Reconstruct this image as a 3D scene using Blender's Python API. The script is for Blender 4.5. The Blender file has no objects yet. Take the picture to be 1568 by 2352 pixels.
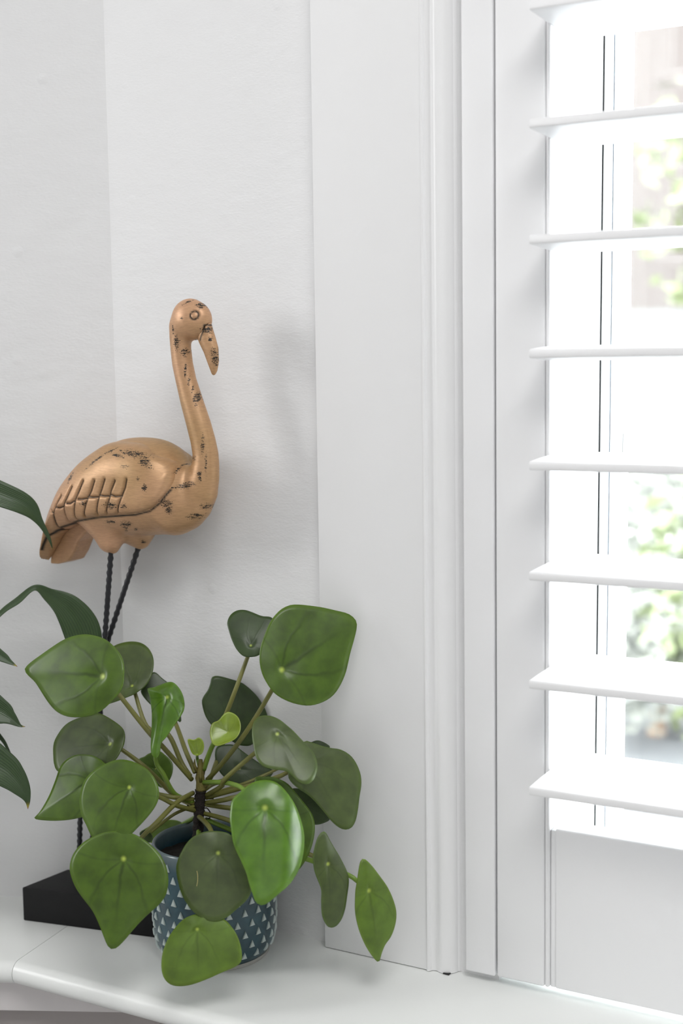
import bpy, bmesh, math, random
import numpy as np
from mathutils import Vector, Matrix
from math import sin, cos, pi, radians, sqrt

scene = bpy.context.scene
COL = scene.collection
random.seed(7)
rng = np.random.default_rng(7)

# ------------------------------------------------------------------ camera, world, lights, exposure
SZ = 0.60                                   # height of the window-sill board above the floor (m)
cam_data = bpy.data.cameras.new('camera')
cam_data.sensor_fit = 'VERTICAL'
cam_data.sensor_height = 36.0
cam_data.sensor_width = 24.0
cam_data.lens = 3267.0 / 2352.0 * 36.0      # a 50 mm lens
cam_data.clip_start = 0.02
cam_data.dof.use_dof = True
cam_data.dof.focus_distance = 1.30
cam_data.dof.aperture_fstop = 4.0
cam = bpy.data.objects.new('camera', cam_data)
COL.objects.link(cam)
cam.location = (0, 0, 0.56 + SZ)
_t, _r = radians(6.2455), radians(-0.8186)
_f = Vector((0, cos(_t), -sin(_t))); _u = Vector((0, sin(_t), cos(_t))); _x = Vector((1, 0, 0))
_R = _x * cos(_r) + _u * sin(_r); _U = _u * cos(_r) - _x * sin(_r)
cam.rotation_euler = Matrix((_R, _U, -_f)).transposed().to_euler()
scene.camera = cam

world = bpy.data.worlds.new('overcast_sky')
scene.world = world
world.use_nodes = True
wn = world.node_tree
wn.nodes['Background'].inputs['Color'].default_value = (0.97, 0.985, 1.0, 1)
wn.nodes['Background'].inputs['Strength'].default_value = 24.0

def area(name, loc, target, sx, sy, power, color=(1, 1, 1)):
    l = bpy.data.lights.new(name, 'AREA')
    l.shape = 'RECTANGLE'; l.size = sx; l.size_y = sy; l.energy = power; l.color = color
    o = bpy.data.objects.new(name, l)
    COL.objects.link(o)
    o.location = loc
    o.rotation_euler = (Vector(target) - Vector(loc)).to_track_quat('-Z', 'Y').to_euler()
    return o
# added area lamp by the solid left wall, stands for assumed window daylight
area('assumed_left_light', (-2.30, 0.98, 1.72), (-0.15, 1.40, 1.02), 0.55, 0.9, 17, (1.0, 1.0, 1.0))
area('rear_fill', (-0.2, -2.35, 1.75), (0.0, 1.3, 1.0), 2.6, 1.5, 8, (1.0, 1.0, 1.0))  # added fill lamp behind the camera, stands for general room light
# unseen overhead fill lamp, added to brighten the sill
area('ceiling_fill', (0.25, -0.10, 2.42), (0.25, -0.09, 0.0), 0.9, 0.9, 22.5, (1.0, 0.99, 0.98))

scene.view_settings.view_transform = 'Standard'
scene.view_settings.look = 'None'
scene.view_settings.gamma = 1.0
scene.view_settings.exposure = 0.0
scene.view_settings.use_curve_mapping = False
scene.cycles.use_denoising = True
scene.cycles.max_bounces = 12
scene.cycles.diffuse_bounces = 6
scene.cycles.transparent_max_bounces = 12
scene.cycles.sample_clamp_indirect = 8.0
scene.cycles.caustics_reflective = False
scene.cycles.caustics_refractive = False

# ------------------------------------------------------------------ materials
def new_mat(name):
    m = bpy.data.materials.new(name); m.use_nodes = True
    nt = m.node_tree
    return m, nt, nt.nodes, nt.links, nt.nodes['Principled BSDF']

def noise_bump(nt, bsdf, scale, strength, dist, detail=6, stretch=(1, 1, 1), rough=0.6):
    N, K = nt.nodes, nt.links
    tc = N.new('ShaderNodeTexCoord'); mp = N.new('ShaderNodeMapping'); mp.inputs['Scale'].default_value = stretch
    nz = N.new('ShaderNodeTexNoise'); nz.inputs['Scale'].default_value = scale; nz.inputs['Detail'].default_value = detail
    nz.inputs['Roughness'].default_value = rough
    b = N.new('ShaderNodeBump'); b.inputs['Strength'].default_value = strength; b.inputs['Distance'].default_value = dist
    K.new(tc.outputs['Object'], mp.inputs['Vector']); K.new(mp.outputs[0], nz.inputs['Vector'])
    K.new(nz.outputs['Fac'], b.inputs['Height']); K.new(b.outputs['Normal'], bsdf.inputs['Normal'])
    return b

def simple(name, col, rough=0.5, metal=0.0, spec=0.5, coat=0.0, bump=None):
    m, nt, N, K, b = new_mat(name)
    b.inputs['Base Color'].default_value = (*col, 1)
    b.inputs['Roughness'].default_value = rough
    b.inputs['Metallic'].default_value = metal
    b.inputs['Specular IOR Level'].default_value = spec
    b.inputs['Coat Weight'].default_value = coat
    if bump: noise_bump(nt, b, *bump)
    return m

def plaster_mat(name, col, s=1.0, lining=True):
    """Painted plaster: fine sideways trowel grain, soft bumps, and a few raised grains."""
    m, nt, N, K, b = new_mat(name)
    b.inputs['Base Color'].default_value = (*col, 1); b.inputs['Roughness'].default_value = 0.55
    b.inputs['Specular IOR Level'].default_value = 0.3
    tc = N.new('ShaderNodeTexCoord')
    last = None
    for sc, det, st, dist, stretch in ((260, 4, .20 * s, .0006, (1, 1, 2.6)), (26, 5, .30 * s, .0022, (1, 1, 1.8)), (7, 2, .25 * s, .005, (1, 1, 1))):
        mp = N.new('ShaderNodeMapping'); mp.inputs['Scale'].default_value = stretch
        nz = N.new('ShaderNodeTexNoise'); nz.inputs['Scale'].default_value = sc; nz.inputs['Detail'].default_value = det
        bp = N.new('ShaderNodeBump'); bp.inputs['Strength'].default_value = st; bp.inputs['Distance'].default_value = dist
        K.new(tc.outputs['Object'], mp.inputs[0]); K.new(mp.outputs[0], nz.inputs['Vector']); K.new(nz.outputs['Fac'], bp.inputs['Height'])
        if last: K.new(last.outputs[0], bp.inputs['Normal'])
        last = bp
    vo = N.new('ShaderNodeTexVoronoi'); vo.inputs['Scale'].default_value = 16
    rp = N.new('ShaderNodeMapRange'); rp.inputs[1].default_value = .10; rp.inputs[2].default_value = .02
    bp = N.new('ShaderNodeBump'); bp.inputs['Strength'].default_value = .35 * s; bp.inputs['Distance'].default_value = .001
    K.new(tc.outputs['Object'], vo.inputs['Vector']); K.new(vo.outputs['Distance'], rp.inputs[0]); K.new(rp.outputs[0], bp.inputs['Height'])
    K.new(last.outputs[0], bp.inputs['Normal'])
    K.new(bp.outputs[0], b.inputs['Normal'])
    return m

M = {}
M['wall'] = plaster_mat('wall_paint', (.80, .80, .805), 1.8)
M['board'] = plaster_mat('pier_paint', (.83, .83, .835), .35)
M['room'] = simple('room_paint', (.78, .78, .78), .7)
M['gloss'] = simple('white_gloss_paint', (.82, .82, .825), .32, bump=(55, .10, .0008, 3, (1, 1, .25)))
M['satin'] = simple('white_shutter_lacquer', (.83, .83, .84), .38)
M['sill'] = simple('sill_gloss_paint', (.81, .825, .81), .30, coat=.0, bump=(14, .10, .0015, 2))
M['fascia'] = simple('fascia_paint', (.66, .63, .63), .6, bump=(40, .3, .002, 4, (.3, .3, 1)))
M['taupe'] = simple('taupe_paint', (.36, .33, .32), .6, bump=(40, .2, .002))
M['upvc'] = simple('white_window_frame', (.88, .89, .89), .35)
M['spacer'] = simple('grey_blue_seal', (.58, .62, .68), .5)
M['gasket'] = simple('dark_gap', (.02, .02, .02), .8)
M['wood_floor'] = simple('pale_grey_floor', (.50, .50, .495), .5, bump=(20, .1, .002, 4, (.2, 3, 1)))
M['black'] = simple('black_base_paint', (.009, .009, .0095), .6, spec=.25, bump=(300, .15, .0004, 4))
M['iron'] = simple('black_twisted_iron', (.012, .012, .016), .42, spec=.55)
M['soil'] = simple('potting_soil', (.014, .010, .007), .95, bump=(220, 1.0, .006, 6))
M['stem'] = simple('woody_stem', (.016, .011, .008), .75, bump=(350, 1.0, .003, 5))
M['stemtop'] = simple('stem_tip', (.20, .17, .045), .5, bump=(300, .6, .002, 4))
M['stud'] = simple('pale_glaze', (.50, .57, .55), .3, coat=.3)
M['unglazed'] = simple('unglazed_clay', (.45, .44, .41), .7)
M['graypot'] = simple('matt_grey_pot', (.30, .30, .29), .6, bump=(80, .2, .001))
M['root'] = M['stem']
M['scar'] = simple('dry_scar', (.42, .36, .14), .6)

def glass_mat():
    m, nt, N, K, b = new_mat('window_glass')
    N.remove(b)
    tr = N.new('ShaderNodeBsdfTransparent'); tr.inputs[0].default_value = (.95, .97, .965, 1)
    gl = N.new('ShaderNodeBsdfGlossy'); gl.inputs['Roughness'].default_value = .02
    lw = N.new('ShaderNodeLayerWeight'); pw = N.new('ShaderNodeMath'); pw.operation = 'POWER'; pw.inputs[1].default_value = 5
    fr = N.new('ShaderNodeMath'); fr.operation = 'MULTIPLY_ADD'; fr.inputs[1].default_value = .9; fr.inputs[2].default_value = .04
    K.new(lw.outputs['Facing'], pw.inputs[0]); K.new(pw.outputs[0], fr.inputs[0])
    mx = N.new('ShaderNodeMixShader')
    K.new(fr.outputs[0], mx.inputs[0]); K.new(tr.outputs[0], mx.inputs[1]); K.new(gl.outputs[0], mx.inputs[2])
    K.new(mx.outputs[0], N['Material Output'].inputs['Surface'])
    return m
M['glass'] = glass_mat()

def glaze_mat():
    """Teal-blue reactive glaze: paler, greyer where it thins at the rim, darker pooled patches."""
    m, nt, N, K, b = new_mat('teal_blue_glaze')
    tc = N.new('ShaderNodeTexCoord'); sx = N.new('ShaderNodeSeparateXYZ'); K.new(tc.outputs['Object'], sx.inputs[0])
    nz = N.new('ShaderNodeTexNoise'); nz.inputs['Scale'].default_value = 45; nz.inputs['Detail'].default_value = 3
    K.new(tc.outputs['Object'], nz.inputs['Vector'])
    cr = N.new('ShaderNodeValToRGB')
    cr.color_ramp.elements[0].color = (.011, .042, .058, 1); cr.color_ramp.elements[0].position = .35
    cr.color_ramp.elements[1].color = (.030, .082, .106, 1); cr.color_ramp.elements[1].position = .68
    K.new(nz.outputs['Fac'], cr.inputs[0])
    mr = N.new('ShaderNodeMapRange'); mr.inputs[1].default_value = .094; mr.inputs[2].default_value = .108
    K.new(sx.outputs['Z'], mr.inputs[0])
    mx = N.new('ShaderNodeMix'); mx.data_type = 'RGBA'
    K.new(mr.outputs[0], mx.inputs['Factor']); K.new(cr.outputs[0], mx.inputs['A']); mx.inputs['B'].default_value = (.13, .175, .19, 1)
    K.new(mx.outputs['Result'], b.inputs['Base Color'])
    b.inputs['Roughness'].default_value = .28; b.inputs['Coat Weight'].default_value = .25; b.inputs['Coat Roughness'].default_value = .1
    bp = N.new('ShaderNodeBump'); bp.inputs['Strength'].default_value = .35; bp.inputs['Distance'].default_value = .002
    K.new(nz.outputs['Fac'], bp.inputs['Height']); K.new(bp.outputs[0], b.inputs['Normal'])
    return m
M['glaze'] = glaze_mat()

def copper_mat():
    """Rubbed copper-gold paint over black: 'wear' marks where brush strokes expose the black, 'cut' the chisel lines."""
    m, nt, N, K, b = new_mat('rubbed_copper_paint')
    tc = N.new('ShaderNodeTexCoord')
    n1 = N.new('ShaderNodeTexNoise'); n1.inputs['Scale'].default_value = 9; n1.inputs['Detail'].default_value = 3
    K.new(tc.outputs['Object'], n1.inputs['Vector'])
    cr = N.new('ShaderNodeValToRGB')
    e = cr.color_ramp.elements
    e[0].position = .34; e[0].color = (.40, .245, .105, 1)
    e[1].position = .62; e[1].color = (.58, .335, .195, 1)
    K.new(n1.outputs['Fac'], cr.inputs[0])
    mp = N.new('ShaderNodeMapping'); mp.inputs['Scale'].default_value = (150, 150, 1150); mp.inputs['Rotation'].default_value = (0, .25, 0)
    n2 = N.new('ShaderNodeTexNoise'); n2.inputs['Scale'].default_value = 1; n2.inputs['Detail'].default_value = 5; n2.inputs['Roughness'].default_value = .65
    K.new(tc.outputs['Object'], mp.inputs[0]); K.new(mp.outputs[0], n2.inputs['Vector'])
    n3 = N.new('ShaderNodeTexNoise'); n3.inputs['Scale'].default_value = 900; n3.inputs['Detail'].default_value = 4; n3.inputs['Roughness'].default_value = .7
    K.new(tc.outputs['Object'], n3.inputs['Vector'])
    mxn = N.new('ShaderNodeMath'); mxn.operation = 'MULTIPLY_ADD'; mxn.inputs[1].default_value = .55
    hl = N.new('ShaderNodeMath'); hl.operation = 'MULTIPLY'; hl.inputs[1].default_value = .45
    K.new(n3.outputs['Fac'], hl.inputs[0]); K.new(n2.outputs['Fac'], mxn.inputs[0]); K.new(hl.outputs[0], mxn.inputs[2])
    at = N.new('ShaderNodeAttribute'); at.attribute_name = 'wear'
    sm = N.new('ShaderNodeMath'); sm.operation = 'MULTIPLY_ADD'; sm.inputs[1].default_value = .222
    K.new(at.outputs['Fac'], sm.inputs[0]); K.new(mxn.outputs[0], sm.inputs[2])
    th = N.new('ShaderNodeMapRange'); th.inputs[1].default_value = .675; th.inputs[2].default_value = .715
    K.new(sm.outputs[0], th.inputs[0])
    ac = N.new('ShaderNodeAttribute'); ac.attribute_name = 'cut'
    mm = N.new('ShaderNodeMath'); mm.operation = 'MAXIMUM'
    K.new(th.outputs[0], mm.inputs[0]); K.new(ac.outputs['Fac'], mm.inputs[1])
    mx = N.new('ShaderNodeMix'); mx.data_type = 'RGBA'
    # fine darker brushing
    br = N.new('ShaderNodeMapRange'); br.inputs[1].default_value = .25; br.inputs[2].default_value = .60; br.inputs[3].default_value = .78; br.inputs[4].default_value = 1.04
    K.new(n2.outputs['Fac'], br.inputs[0])
    mul = N.new('ShaderNodeMix'); mul.data_type = 'RGBA'; mul.blend_type = 'MULTIPLY'; mul.inputs['Factor'].default_value = 1
    K.new(cr.outputs[0], mul.inputs['A']); K.new(br.outputs[0], mul.inputs['B'])
    K.new(mm.outputs[0], mx.inputs['Factor']); K.new(mul.outputs['Result'], mx.inputs['A']); mx.inputs['B'].default_value = (.016, .013, .010, 1)
    K.new(mx.outputs['Result'], b.inputs['Base Color'])
    b.inputs['Metallic'].default_value = .30; b.inputs['Roughness'].default_value = .40
    bp = N.new('ShaderNodeBump'); bp.inputs['Strength'].default_value = .12; bp.inputs['Distance'].default_value = .001
    K.new(n2.outputs['Fac'], bp.inputs['Height']); K.new(bp.outputs[0], b.inputs['Normal'])
    return m
M['copper'] = copper_mat()

def mth(N, K, op, a, b=None, c=None):
    n = N.new('ShaderNodeMath'); n.operation = op
    for i, v in enumerate((a, b, c)):
        if v is None: continue
        if isinstance(v, (int, float)): n.inputs[i].default_value = v
        else: K.new(v, n.inputs[i])
    return n.outputs[0]

def leaf_mat(name, col, edge, vein=.80, rough=.36, coat=.15, trans=.25):
    """Coin-plant leaf: UV u runs from the stalk spot to the leaf tip, v across; veins and the pale stalk spot come from it."""
    m, nt, N, K, b = new_mat(name)
    uv = N.new('ShaderNodeUVMap'); sp = N.new('ShaderNodeSeparateXYZ'); K.new(uv.outputs[0], sp.inputs[0])
    U = mth(N, K, 'SUBTRACT', sp.outputs[0], 1.0); V = mth(N, K, 'SUBTRACT', sp.outputs[1], 1.0)
    nz = N.new('ShaderNodeTexNoise'); nz.inputs['Scale'].default_value = 4; nz.inputs['Detail'].default_value = 2
    K.new(uv.outputs[0], nz.inputs['Vector'])
    wob = mth(N, K, 'MULTIPLY_ADD', nz.outputs['Fac'], .10, -.05)
    A = mth(N, K, 'ABSOLUTE', mth(N, K, 'ADD', V, wob))
    Up = mth(N, K, 'MAXIMUM', U, 0.0)
    fwd = N.new('ShaderNodeMapRange'); fwd.inputs[1].default_value = .0; fwd.inputs[2].default_value = .08; K.new(U, fwd.inputs[0])
    def line(dist, w):
        r = N.new('ShaderNodeMapRange'); r.interpolation_type = 'SMOOTHSTEP'
        r.inputs[1].default_value = w; r.inputs[2].default_value = 0.0
        K.new(dist, r.inputs[0]); return r.outputs[0]
    fade = N.new('ShaderNodeMapRange'); fade.inputs[1].default_value = .85; fade.inputs[2].default_value = .15; K.new(U, fade.inputs[0])
    mid = mth(N, K, 'MULTIPLY', mth(N, K, 'MULTIPLY', line(A, .036), fwd.outputs[0]), fade.outputs[0])
    s1 = mth(N, K, 'ABSOLUTE', mth(N, K, 'SUBTRACT', A, mth(N, K, 'MULTIPLY', mth(N, K, 'SUBTRACT', 1.15, mth(N, K, 'MULTIPLY', Up, .95)), Up)))
    side = mth(N, K, 'MULTIPLY', mth(N, K, 'MULTIPLY', line(s1, .034), fwd.outputs[0]), fade.outputs[0])
    s2 = mth(N, K, 'ABSOLUTE', mth(N, K, 'SUBTRACT', U, mth(N, K, 'MULTIPLY', mth(N, K, 'SUBTRACT', .25, mth(N, K, 'MULTIPLY', A, .5)), A)))
    side2 = mth(N, K, 'MULTIPLY', line(s2, .025), .35)
    veins = mth(N, K, 'MINIMUM', mth(N, K, 'MAXIMUM', mth(N, K, 'MAXIMUM', mid, mth(N, K, 'MULTIPLY', side, .75)), side2), 1.0)
    R = mth(N, K, 'SQRT', mth(N, K, 'ADD', mth(N, K, 'MULTIPLY', U, U), mth(N, K, 'MULTIPLY', V, V)))
    spot = line(R, .048)
    # tone
    tc = N.new('ShaderNodeTexCoord')
    n2 = N.new('ShaderNodeTexNoise'); n2.inputs['Scale'].default_value = 55; n2.inputs['Detail'].default_value = 4; K.new(tc.outputs['Object'], n2.inputs['Vector'])
    cr = N.new('ShaderNodeValToRGB')
    cr.color_ramp.elements[0].position = .3; cr.color_ramp.elements[0].color = (*[c * .66 for c in col], 1)
    cr.color_ramp.elements[1].position = .72; cr.color_ramp.elements[1].color = (*[c * 1.2 for c in col], 1)
    K.new(n2.outputs['Fac'], cr.inputs[0])
    rim = N.new('ShaderNodeAttribute'); rim.attribute_name = 'rim'
    rr = N.new('ShaderNodeMapRange'); rr.inputs[1].default_value = .86; rr.inputs[2].default_value = 1.0; K.new(rim.outputs['Fac'], rr.inputs[0])
    rp = mth(N, K, 'MULTIPLY', mth(N, K, 'POWER', rr.outputs[0], 2.0), .75)
    def mix(fac, a, bcol):
        x = N.new('ShaderNodeMix'); x.data_type = 'RGBA'; K.new(fac, x.inputs['Factor'])
        K.new(a, x.inputs['A']); x.inputs['B'].default_value = (*bcol, 1); return x.outputs['Result']
    c = mix(rp, cr.outputs[0], edge)
    c = mix(mth(N, K, 'MULTIPLY', veins, vein), c, [v * .38 for v in col])
    c = mix(spot, c, (.50, .62, .10))
    K.new(c, b.inputs['Base Color'])
    b.inputs['Roughness'].default_value = rough; b.inputs['Coat Weight'].default_value = coat; b.inputs['Coat Roughness'].default_value = .25
    bp = N.new('ShaderNodeBump'); bp.inputs['Strength'].default_value = .10; bp.inputs['Distance'].default_value = .0012; bp.invert = True
    hh = mth(N, K, 'MULTIPLY_ADD', n2.outputs['Fac'], .25, veins)
    K.new(hh, bp.inputs['Height']); K.new(bp.outputs[0], b.inputs['Normal'])
    tl = N.new('ShaderNodeBsdfTranslucent'); K.new(c, tl.inputs[0])
    ms = N.new('ShaderNodeMixShader'); ms.inputs[0].default_value = trans
    K.new(b.outputs[0], ms.inputs[1]); K.new(tl.outputs[0], ms.inputs[2]); K.new(ms.outputs[0], N['Material Output'].inputs['Surface'])
    return m
LM = {
 'mid': leaf_mat('leaf_mid_green', (.080, .152, .012), (.120, .220, .018)),
 'grey': leaf_mat('leaf_matt_green', (.085, .126, .032), (.118, .190, .036), vein=.3, rough=.40),
 'dark': leaf_mat('leaf_dark_green', (.048, .085, .022), (.058, .105, .026), vein=.3, rough=.42),
 'glossy': leaf_mat('leaf_fresh_glossy', (.105, .235, .018), (.16, .32, .030), vein=.75, rough=.27, coat=.3),
 'light': leaf_mat('leaf_yellow_green', (.135, .235, .022), (.21, .33, .035), vein=.45, rough=.40),
 'young': leaf_mat('leaf_young_lime', (.30, .42, .045), (.42, .52, .08), vein=.4, rough=.25, coat=.4),
}
M['petiole'] = simple('leaf_stalk', (.175, .175, .042), .42, bump=(200, .3, .001))
M['petiole_green'] = simple('leaf_stalk_green', (.17, .28, .035), .40)

def lily_mat():
    m, nt, N, K, b = new_mat('dark_strap_leaf')
    uv = N.new('ShaderNodeUVMap'); sp = N.new('ShaderNodeSeparateXYZ'); K.new(uv.outputs[0], sp.inputs[0])
    wv = N.new('ShaderNodeTexWave'); wv.wave_type = 'BANDS'; wv.bands_direction = 'Y'; wv.inputs['Scale'].default_value = 2.2; wv.inputs['Distortion'].default_value = 1.5
    K.new(uv.outputs[0], wv.inputs['Vector'])
    cr = N.new('ShaderNodeValToRGB'); cr.color_ramp.elements[0].color = (.028, .058, .020, 1); cr.color_ramp.elements[1].color = (.048, .090, .028, 1)
    K.new(wv.outputs['Fac'], cr.inputs[0])
    at = N.new('ShaderNodeAttribute'); at.attribute_name = 'dry'
    c2 = N.new('ShaderNodeValToRGB')
    e = c2.color_ramp.elements
    e[0].position = .0; e[0].color = (0, 0, 0, 1)
    e[1].position = 1.; e[1].color = (.05, .02, .015, 1)
    x = e.new(.55); x.color = (.33, .30, .03, 1)
    x = e.new(.80); x.color = (.36, .14, .04, 1)
    K.new(at.outputs['Fac'], c2.inputs[0])
    f = N.new('ShaderNodeMapRange'); f.inputs[1].default_value = .02; f.inputs[2].default_value = .5; K.new(at.outputs['Fac'], f.inputs[0])
    mx = N.new('ShaderNodeMix'); mx.data_type = 'RGBA'; K.new(f.outputs[0], mx.inputs['Factor']); K.new(cr.outputs[0], mx.inputs['A']); K.new(c2.outputs[0], mx.inputs['B'])
    K.new(mx.outputs['Result'], b.inputs['Base Color'])
    b.inputs['Roughness'].default_value = .38; b.inputs['Coat Weight'].default_value = .15
    bp = N.new('ShaderNodeBump'); bp.inputs['Strength'].default_value = .25; bp.inputs['Distance'].default_value = .001
    K.new(wv.outputs['Fac'], bp.inputs['Height']); K.new(bp.outputs[0], b.inputs['Normal'])
    return m
M['lily'] = lily_mat()

# outdoors
M['paving'] = simple('grey_tarmac', (.058, .061, .065), .8, bump=(6, .3, .01))
M['render_wall'] = simple('weathered_render', (.085, .088, .088), .8)
M['roof'] = simple('grey_slate', (.12, .12, .13), .7)
M['dark_window'] = simple('house_window_glass', (.05, .06, .07), .1)
M['bark'] = simple('tan_bark', (.20, .13, .08), .9, bump=(30, .8, .02))
M['hedge'] = simple('hedge_leaves', (.092, .115, .045), .6)
M['hedge2'] = simple('grey_green_leaves', (.165, .172, .152), .6)
def brick_mat():
    m, nt, N, K, b = new_mat('pink_brick')
    tc = N.new('ShaderNodeTexCoord'); bk = N.new('ShaderNodeTexBrick'); bk.inputs['Scale'].default_value = 4
    bk.inputs['Color1'].default_value = (.057, .049, .0465, 1); bk.inputs['Color2'].default_value = (.060, .051, .0485, 1); bk.inputs['Mortar'].default_value = (.061, .055, .053, 1)
    mp = N.new('ShaderNodeMapping'); mp.inputs['Rotation'].default_value = (pi / 2, 0, 0)
    K.new(tc.outputs['Object'], mp.inputs[0]); K.new(mp.outputs[0], bk.inputs['Vector']); K.new(bk.outputs['Color'], b.inputs['Base Color'])
    b.inputs['Roughness'].default_value = .85; b.inputs['Specular IOR Level'].default_value = .1
    return m
M['brick'] = brick_mat()

# ------------------------------------------------------------------ mesh helpers
def link(name, me, mat, parent=None, loc=None, smooth=True):
    if mat and not me.materials: me.materials.append(mat)
    if smooth:
        me.shade_smooth()
    o = bpy.data.objects.new(name, me)
    COL.objects.link(o)
    if parent: o.parent = parent
    if loc is not None: o.location = loc
    return o

def pydata(name, v, f, mat, parent=None, loc=None, smooth=False):
    me = bpy.data.meshes.new(name)
    me.from_pydata([tuple(map(float, p)) for p in v], [], f)
    me.validate(); me.update()
    bm = bmesh.new(); bm.from_mesh(me); bmesh.ops.recalc_face_normals(bm, faces=bm.faces); bm.to_mesh(me); bm.free()
    return link(name, me, mat, parent, loc, smooth)

def bm_obj(name, bm, mat, parent=None, loc=None, smooth=False, recalc=True):
    if recalc: bmesh.ops.recalc_face_normals(bm, faces=bm.faces)
    me = bpy.data.meshes.new(name); bm.to_mesh(me); bm.free()
    return link(name, me, mat, parent, loc, smooth)

def empty(name, loc, label=None, cat=None, group=None):
    o = bpy.data.objects.new(name, None); COL.objects.link(o); o.location = loc
    o.empty_display_size = .02
    if label: o['label'] = label
    if cat: o['category'] = cat
    if group: o['group'] = group
    return o

def tag(o, label, cat, group=None):
    o['label'] = label; o['category'] = cat
    if group: o['group'] = group
    return o

def structure(o, label=None):
    o['kind'] = 'structure'
    if label: o['label'] = label
    return o

UV_ = Vector((cos(pi / 6), -sin(pi / 6), 0))       # along the angled window wall, towards the right
NV_ = Vector((sin(pi / 6), cos(pi / 6), 0))        # square to it, pointing outdoors
def W(u, n, z): return UV_ * u + NV_ * n + Vector((0, 0, z + SZ))   # a point in the window wall's own axes, z above the sill

def bevel_all(bm, w, seg=2):
    if w > 0:
        bmesh.ops.bevel(bm, geom=list(bm.edges), offset=w, segments=seg, profile=.5, affect='EDGES', clamp_overlap=True)

def wbox(name, u0, u1, n0, n1, z0, z1, mat, parent=None, bev=0.0, seg=2, shear=0.0):
    """A board aligned with the window wall; shear leans it along the wall with height."""
    bm = bmesh.new()
    vs = [bm.verts.new(W(u + shear * z, n, z)) for z in (z0, z1) for n in (n0, n1) for u in (u0, u1)]
    for f in ((0, 1, 3, 2), (4, 6, 7, 5), (0, 4, 5, 1), (2, 3, 7, 6), (0, 2, 6, 4), (1, 5, 7, 3)):
        bm.faces.new([vs[i] for i in f])
    bevel_all(bm, bev, seg)
    o = bm_obj(name, bm, mat, None, smooth=False)
    if bev: smooth_by_angle(o)
    if parent: adopt(o, parent)
    return o

def smooth_by_angle(o, ang=40):
    me = o.data
    me.shade_smooth()
    try: me.set_sharp_from_angle(angle=radians(ang))
    except Exception: pass

def adopt(o, parent):
    """Make o a part of parent, its vertices rewritten into the parent's frame."""
    o.parent = parent
    off = parent.location.copy()
    if parent.parent: off += parent.parent.location
    if o.type == 'MESH' and o.location.length < 1e-9:
        o.data.transform(Matrix.Translation(-off))

def prism(name, poly, z0, z1, mat, parent=None, bev=0.0, seg=2):
    bm = bmesh.new()
    lo = [bm.verts.new((p[0], p[1], z0)) for p in poly]; hi = [bm.verts.new((p[0], p[1], z1)) for p in poly]
    bm.faces.new(lo[::-1]); bm.faces.new(hi)
    k = len(poly)
    for i in range(k): bm.faces.new((lo[i], lo[(i + 1) % k], hi[(i + 1) % k], hi[i]))
    bevel_all(bm, bev, seg)
    o = bm_obj(name, bm, mat)
    if bev: smooth_by_angle(o)
    if parent: adopt(o, parent)
    return o

def box(name, a, b, mat, parent=None, bev=0.0):
    return prism(name, [(a[0], a[1]), (b[0], a[1]), (b[0], b[1]), (a[0], b[1])], a[2], b[2], mat, parent, bev)

def catmull(P, k=6, closed=False):
    P = [Vector(p) for p in P]; out = []
    m = len(P)
    for i in range(m if closed else m - 1):
        if closed: a, b, c, d = P[(i - 1) % m], P[i], P[(i + 1) % m], P[(i + 2) % m]
        else: a, b, c, d = P[max(i - 1, 0)], P[i], P[i + 1], P[min(i + 2, m - 1)]
        for j in range(k):
            t = j / k
            out.append(.5 * ((2 * b) + (c - a) * t + (2 * a - 5 * b + 4 * c - d) * t * t + (3 * b - a - 3 * c + d) * t ** 3))
    if not closed: out.append(P[-1])
    return out

def tube(name, pts, rad, mat, parent=None, seg=8, rmod=None, smooth=True):
    """Swept round rod through pts; rad is a number or one radius per point."""
    pts = [Vector(p) for p in pts]
    if not hasattr(rad, '__len__'): rad = [rad] * len(pts)
    v, f = [], []
    t0 = (pts[1] - pts[0]).normalized()
    ref = t0.orthogonal().normalized()
    s = 0
    for i, p in enumerate(pts):
        t = (pts[min(i + 1, len(pts) - 1)] - pts[max(i - 1, 0)]).normalized()
        ref = (ref - t * ref.dot(t)).normalized(); b = t.cross(ref)
        if i: s += (pts[i] - pts[i - 1]).length
        for k in range(seg):
            a = 2 * pi * k / seg
            r = rad[i] * (rmod(s, a) if rmod else 1)
            v.append(p + ref * (r * cos(a)) + b * (r * sin(a)))
    for i in range(len(pts) - 1):
        for k in range(seg):
            f.append((i * seg + k, i * seg + (k + 1) % seg, (i + 1) * seg + (k + 1) % seg, (i + 1) * seg + k))
    f.append(tuple(range(seg))[::-1]); f.append(tuple(range((len(pts) - 1) * seg, len(pts) * seg)))
    o = pydata(name, v, f, mat, None, None, smooth)
    if parent: adopt(o, parent)
    return o

def lathe(name, prof, mat, parent=None, seg=64, loc=(0, 0, 0)):
    v, f = [], []
    for r, z in prof:
        for k in range(seg):
            a = 2 * pi * k / seg; v.append((loc[0] + r * cos(a), loc[1] + r * sin(a), loc[2] + z))
    for i in range(len(prof) - 1):
        for k in range(seg):
            f.append((i * seg + k, i * seg + (k + 1) % seg, (i + 1) * seg + (k + 1) % seg, (i + 1) * seg + k))
    f.append(tuple(range(seg))[::-1]); f.append(tuple(range((len(prof) - 1) * seg, len(prof) * seg)))
    o = pydata(name, v, f, mat, None, None, True)
    smooth_by_angle(o, 50)
    if parent: adopt(o, parent)
    return o

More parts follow.
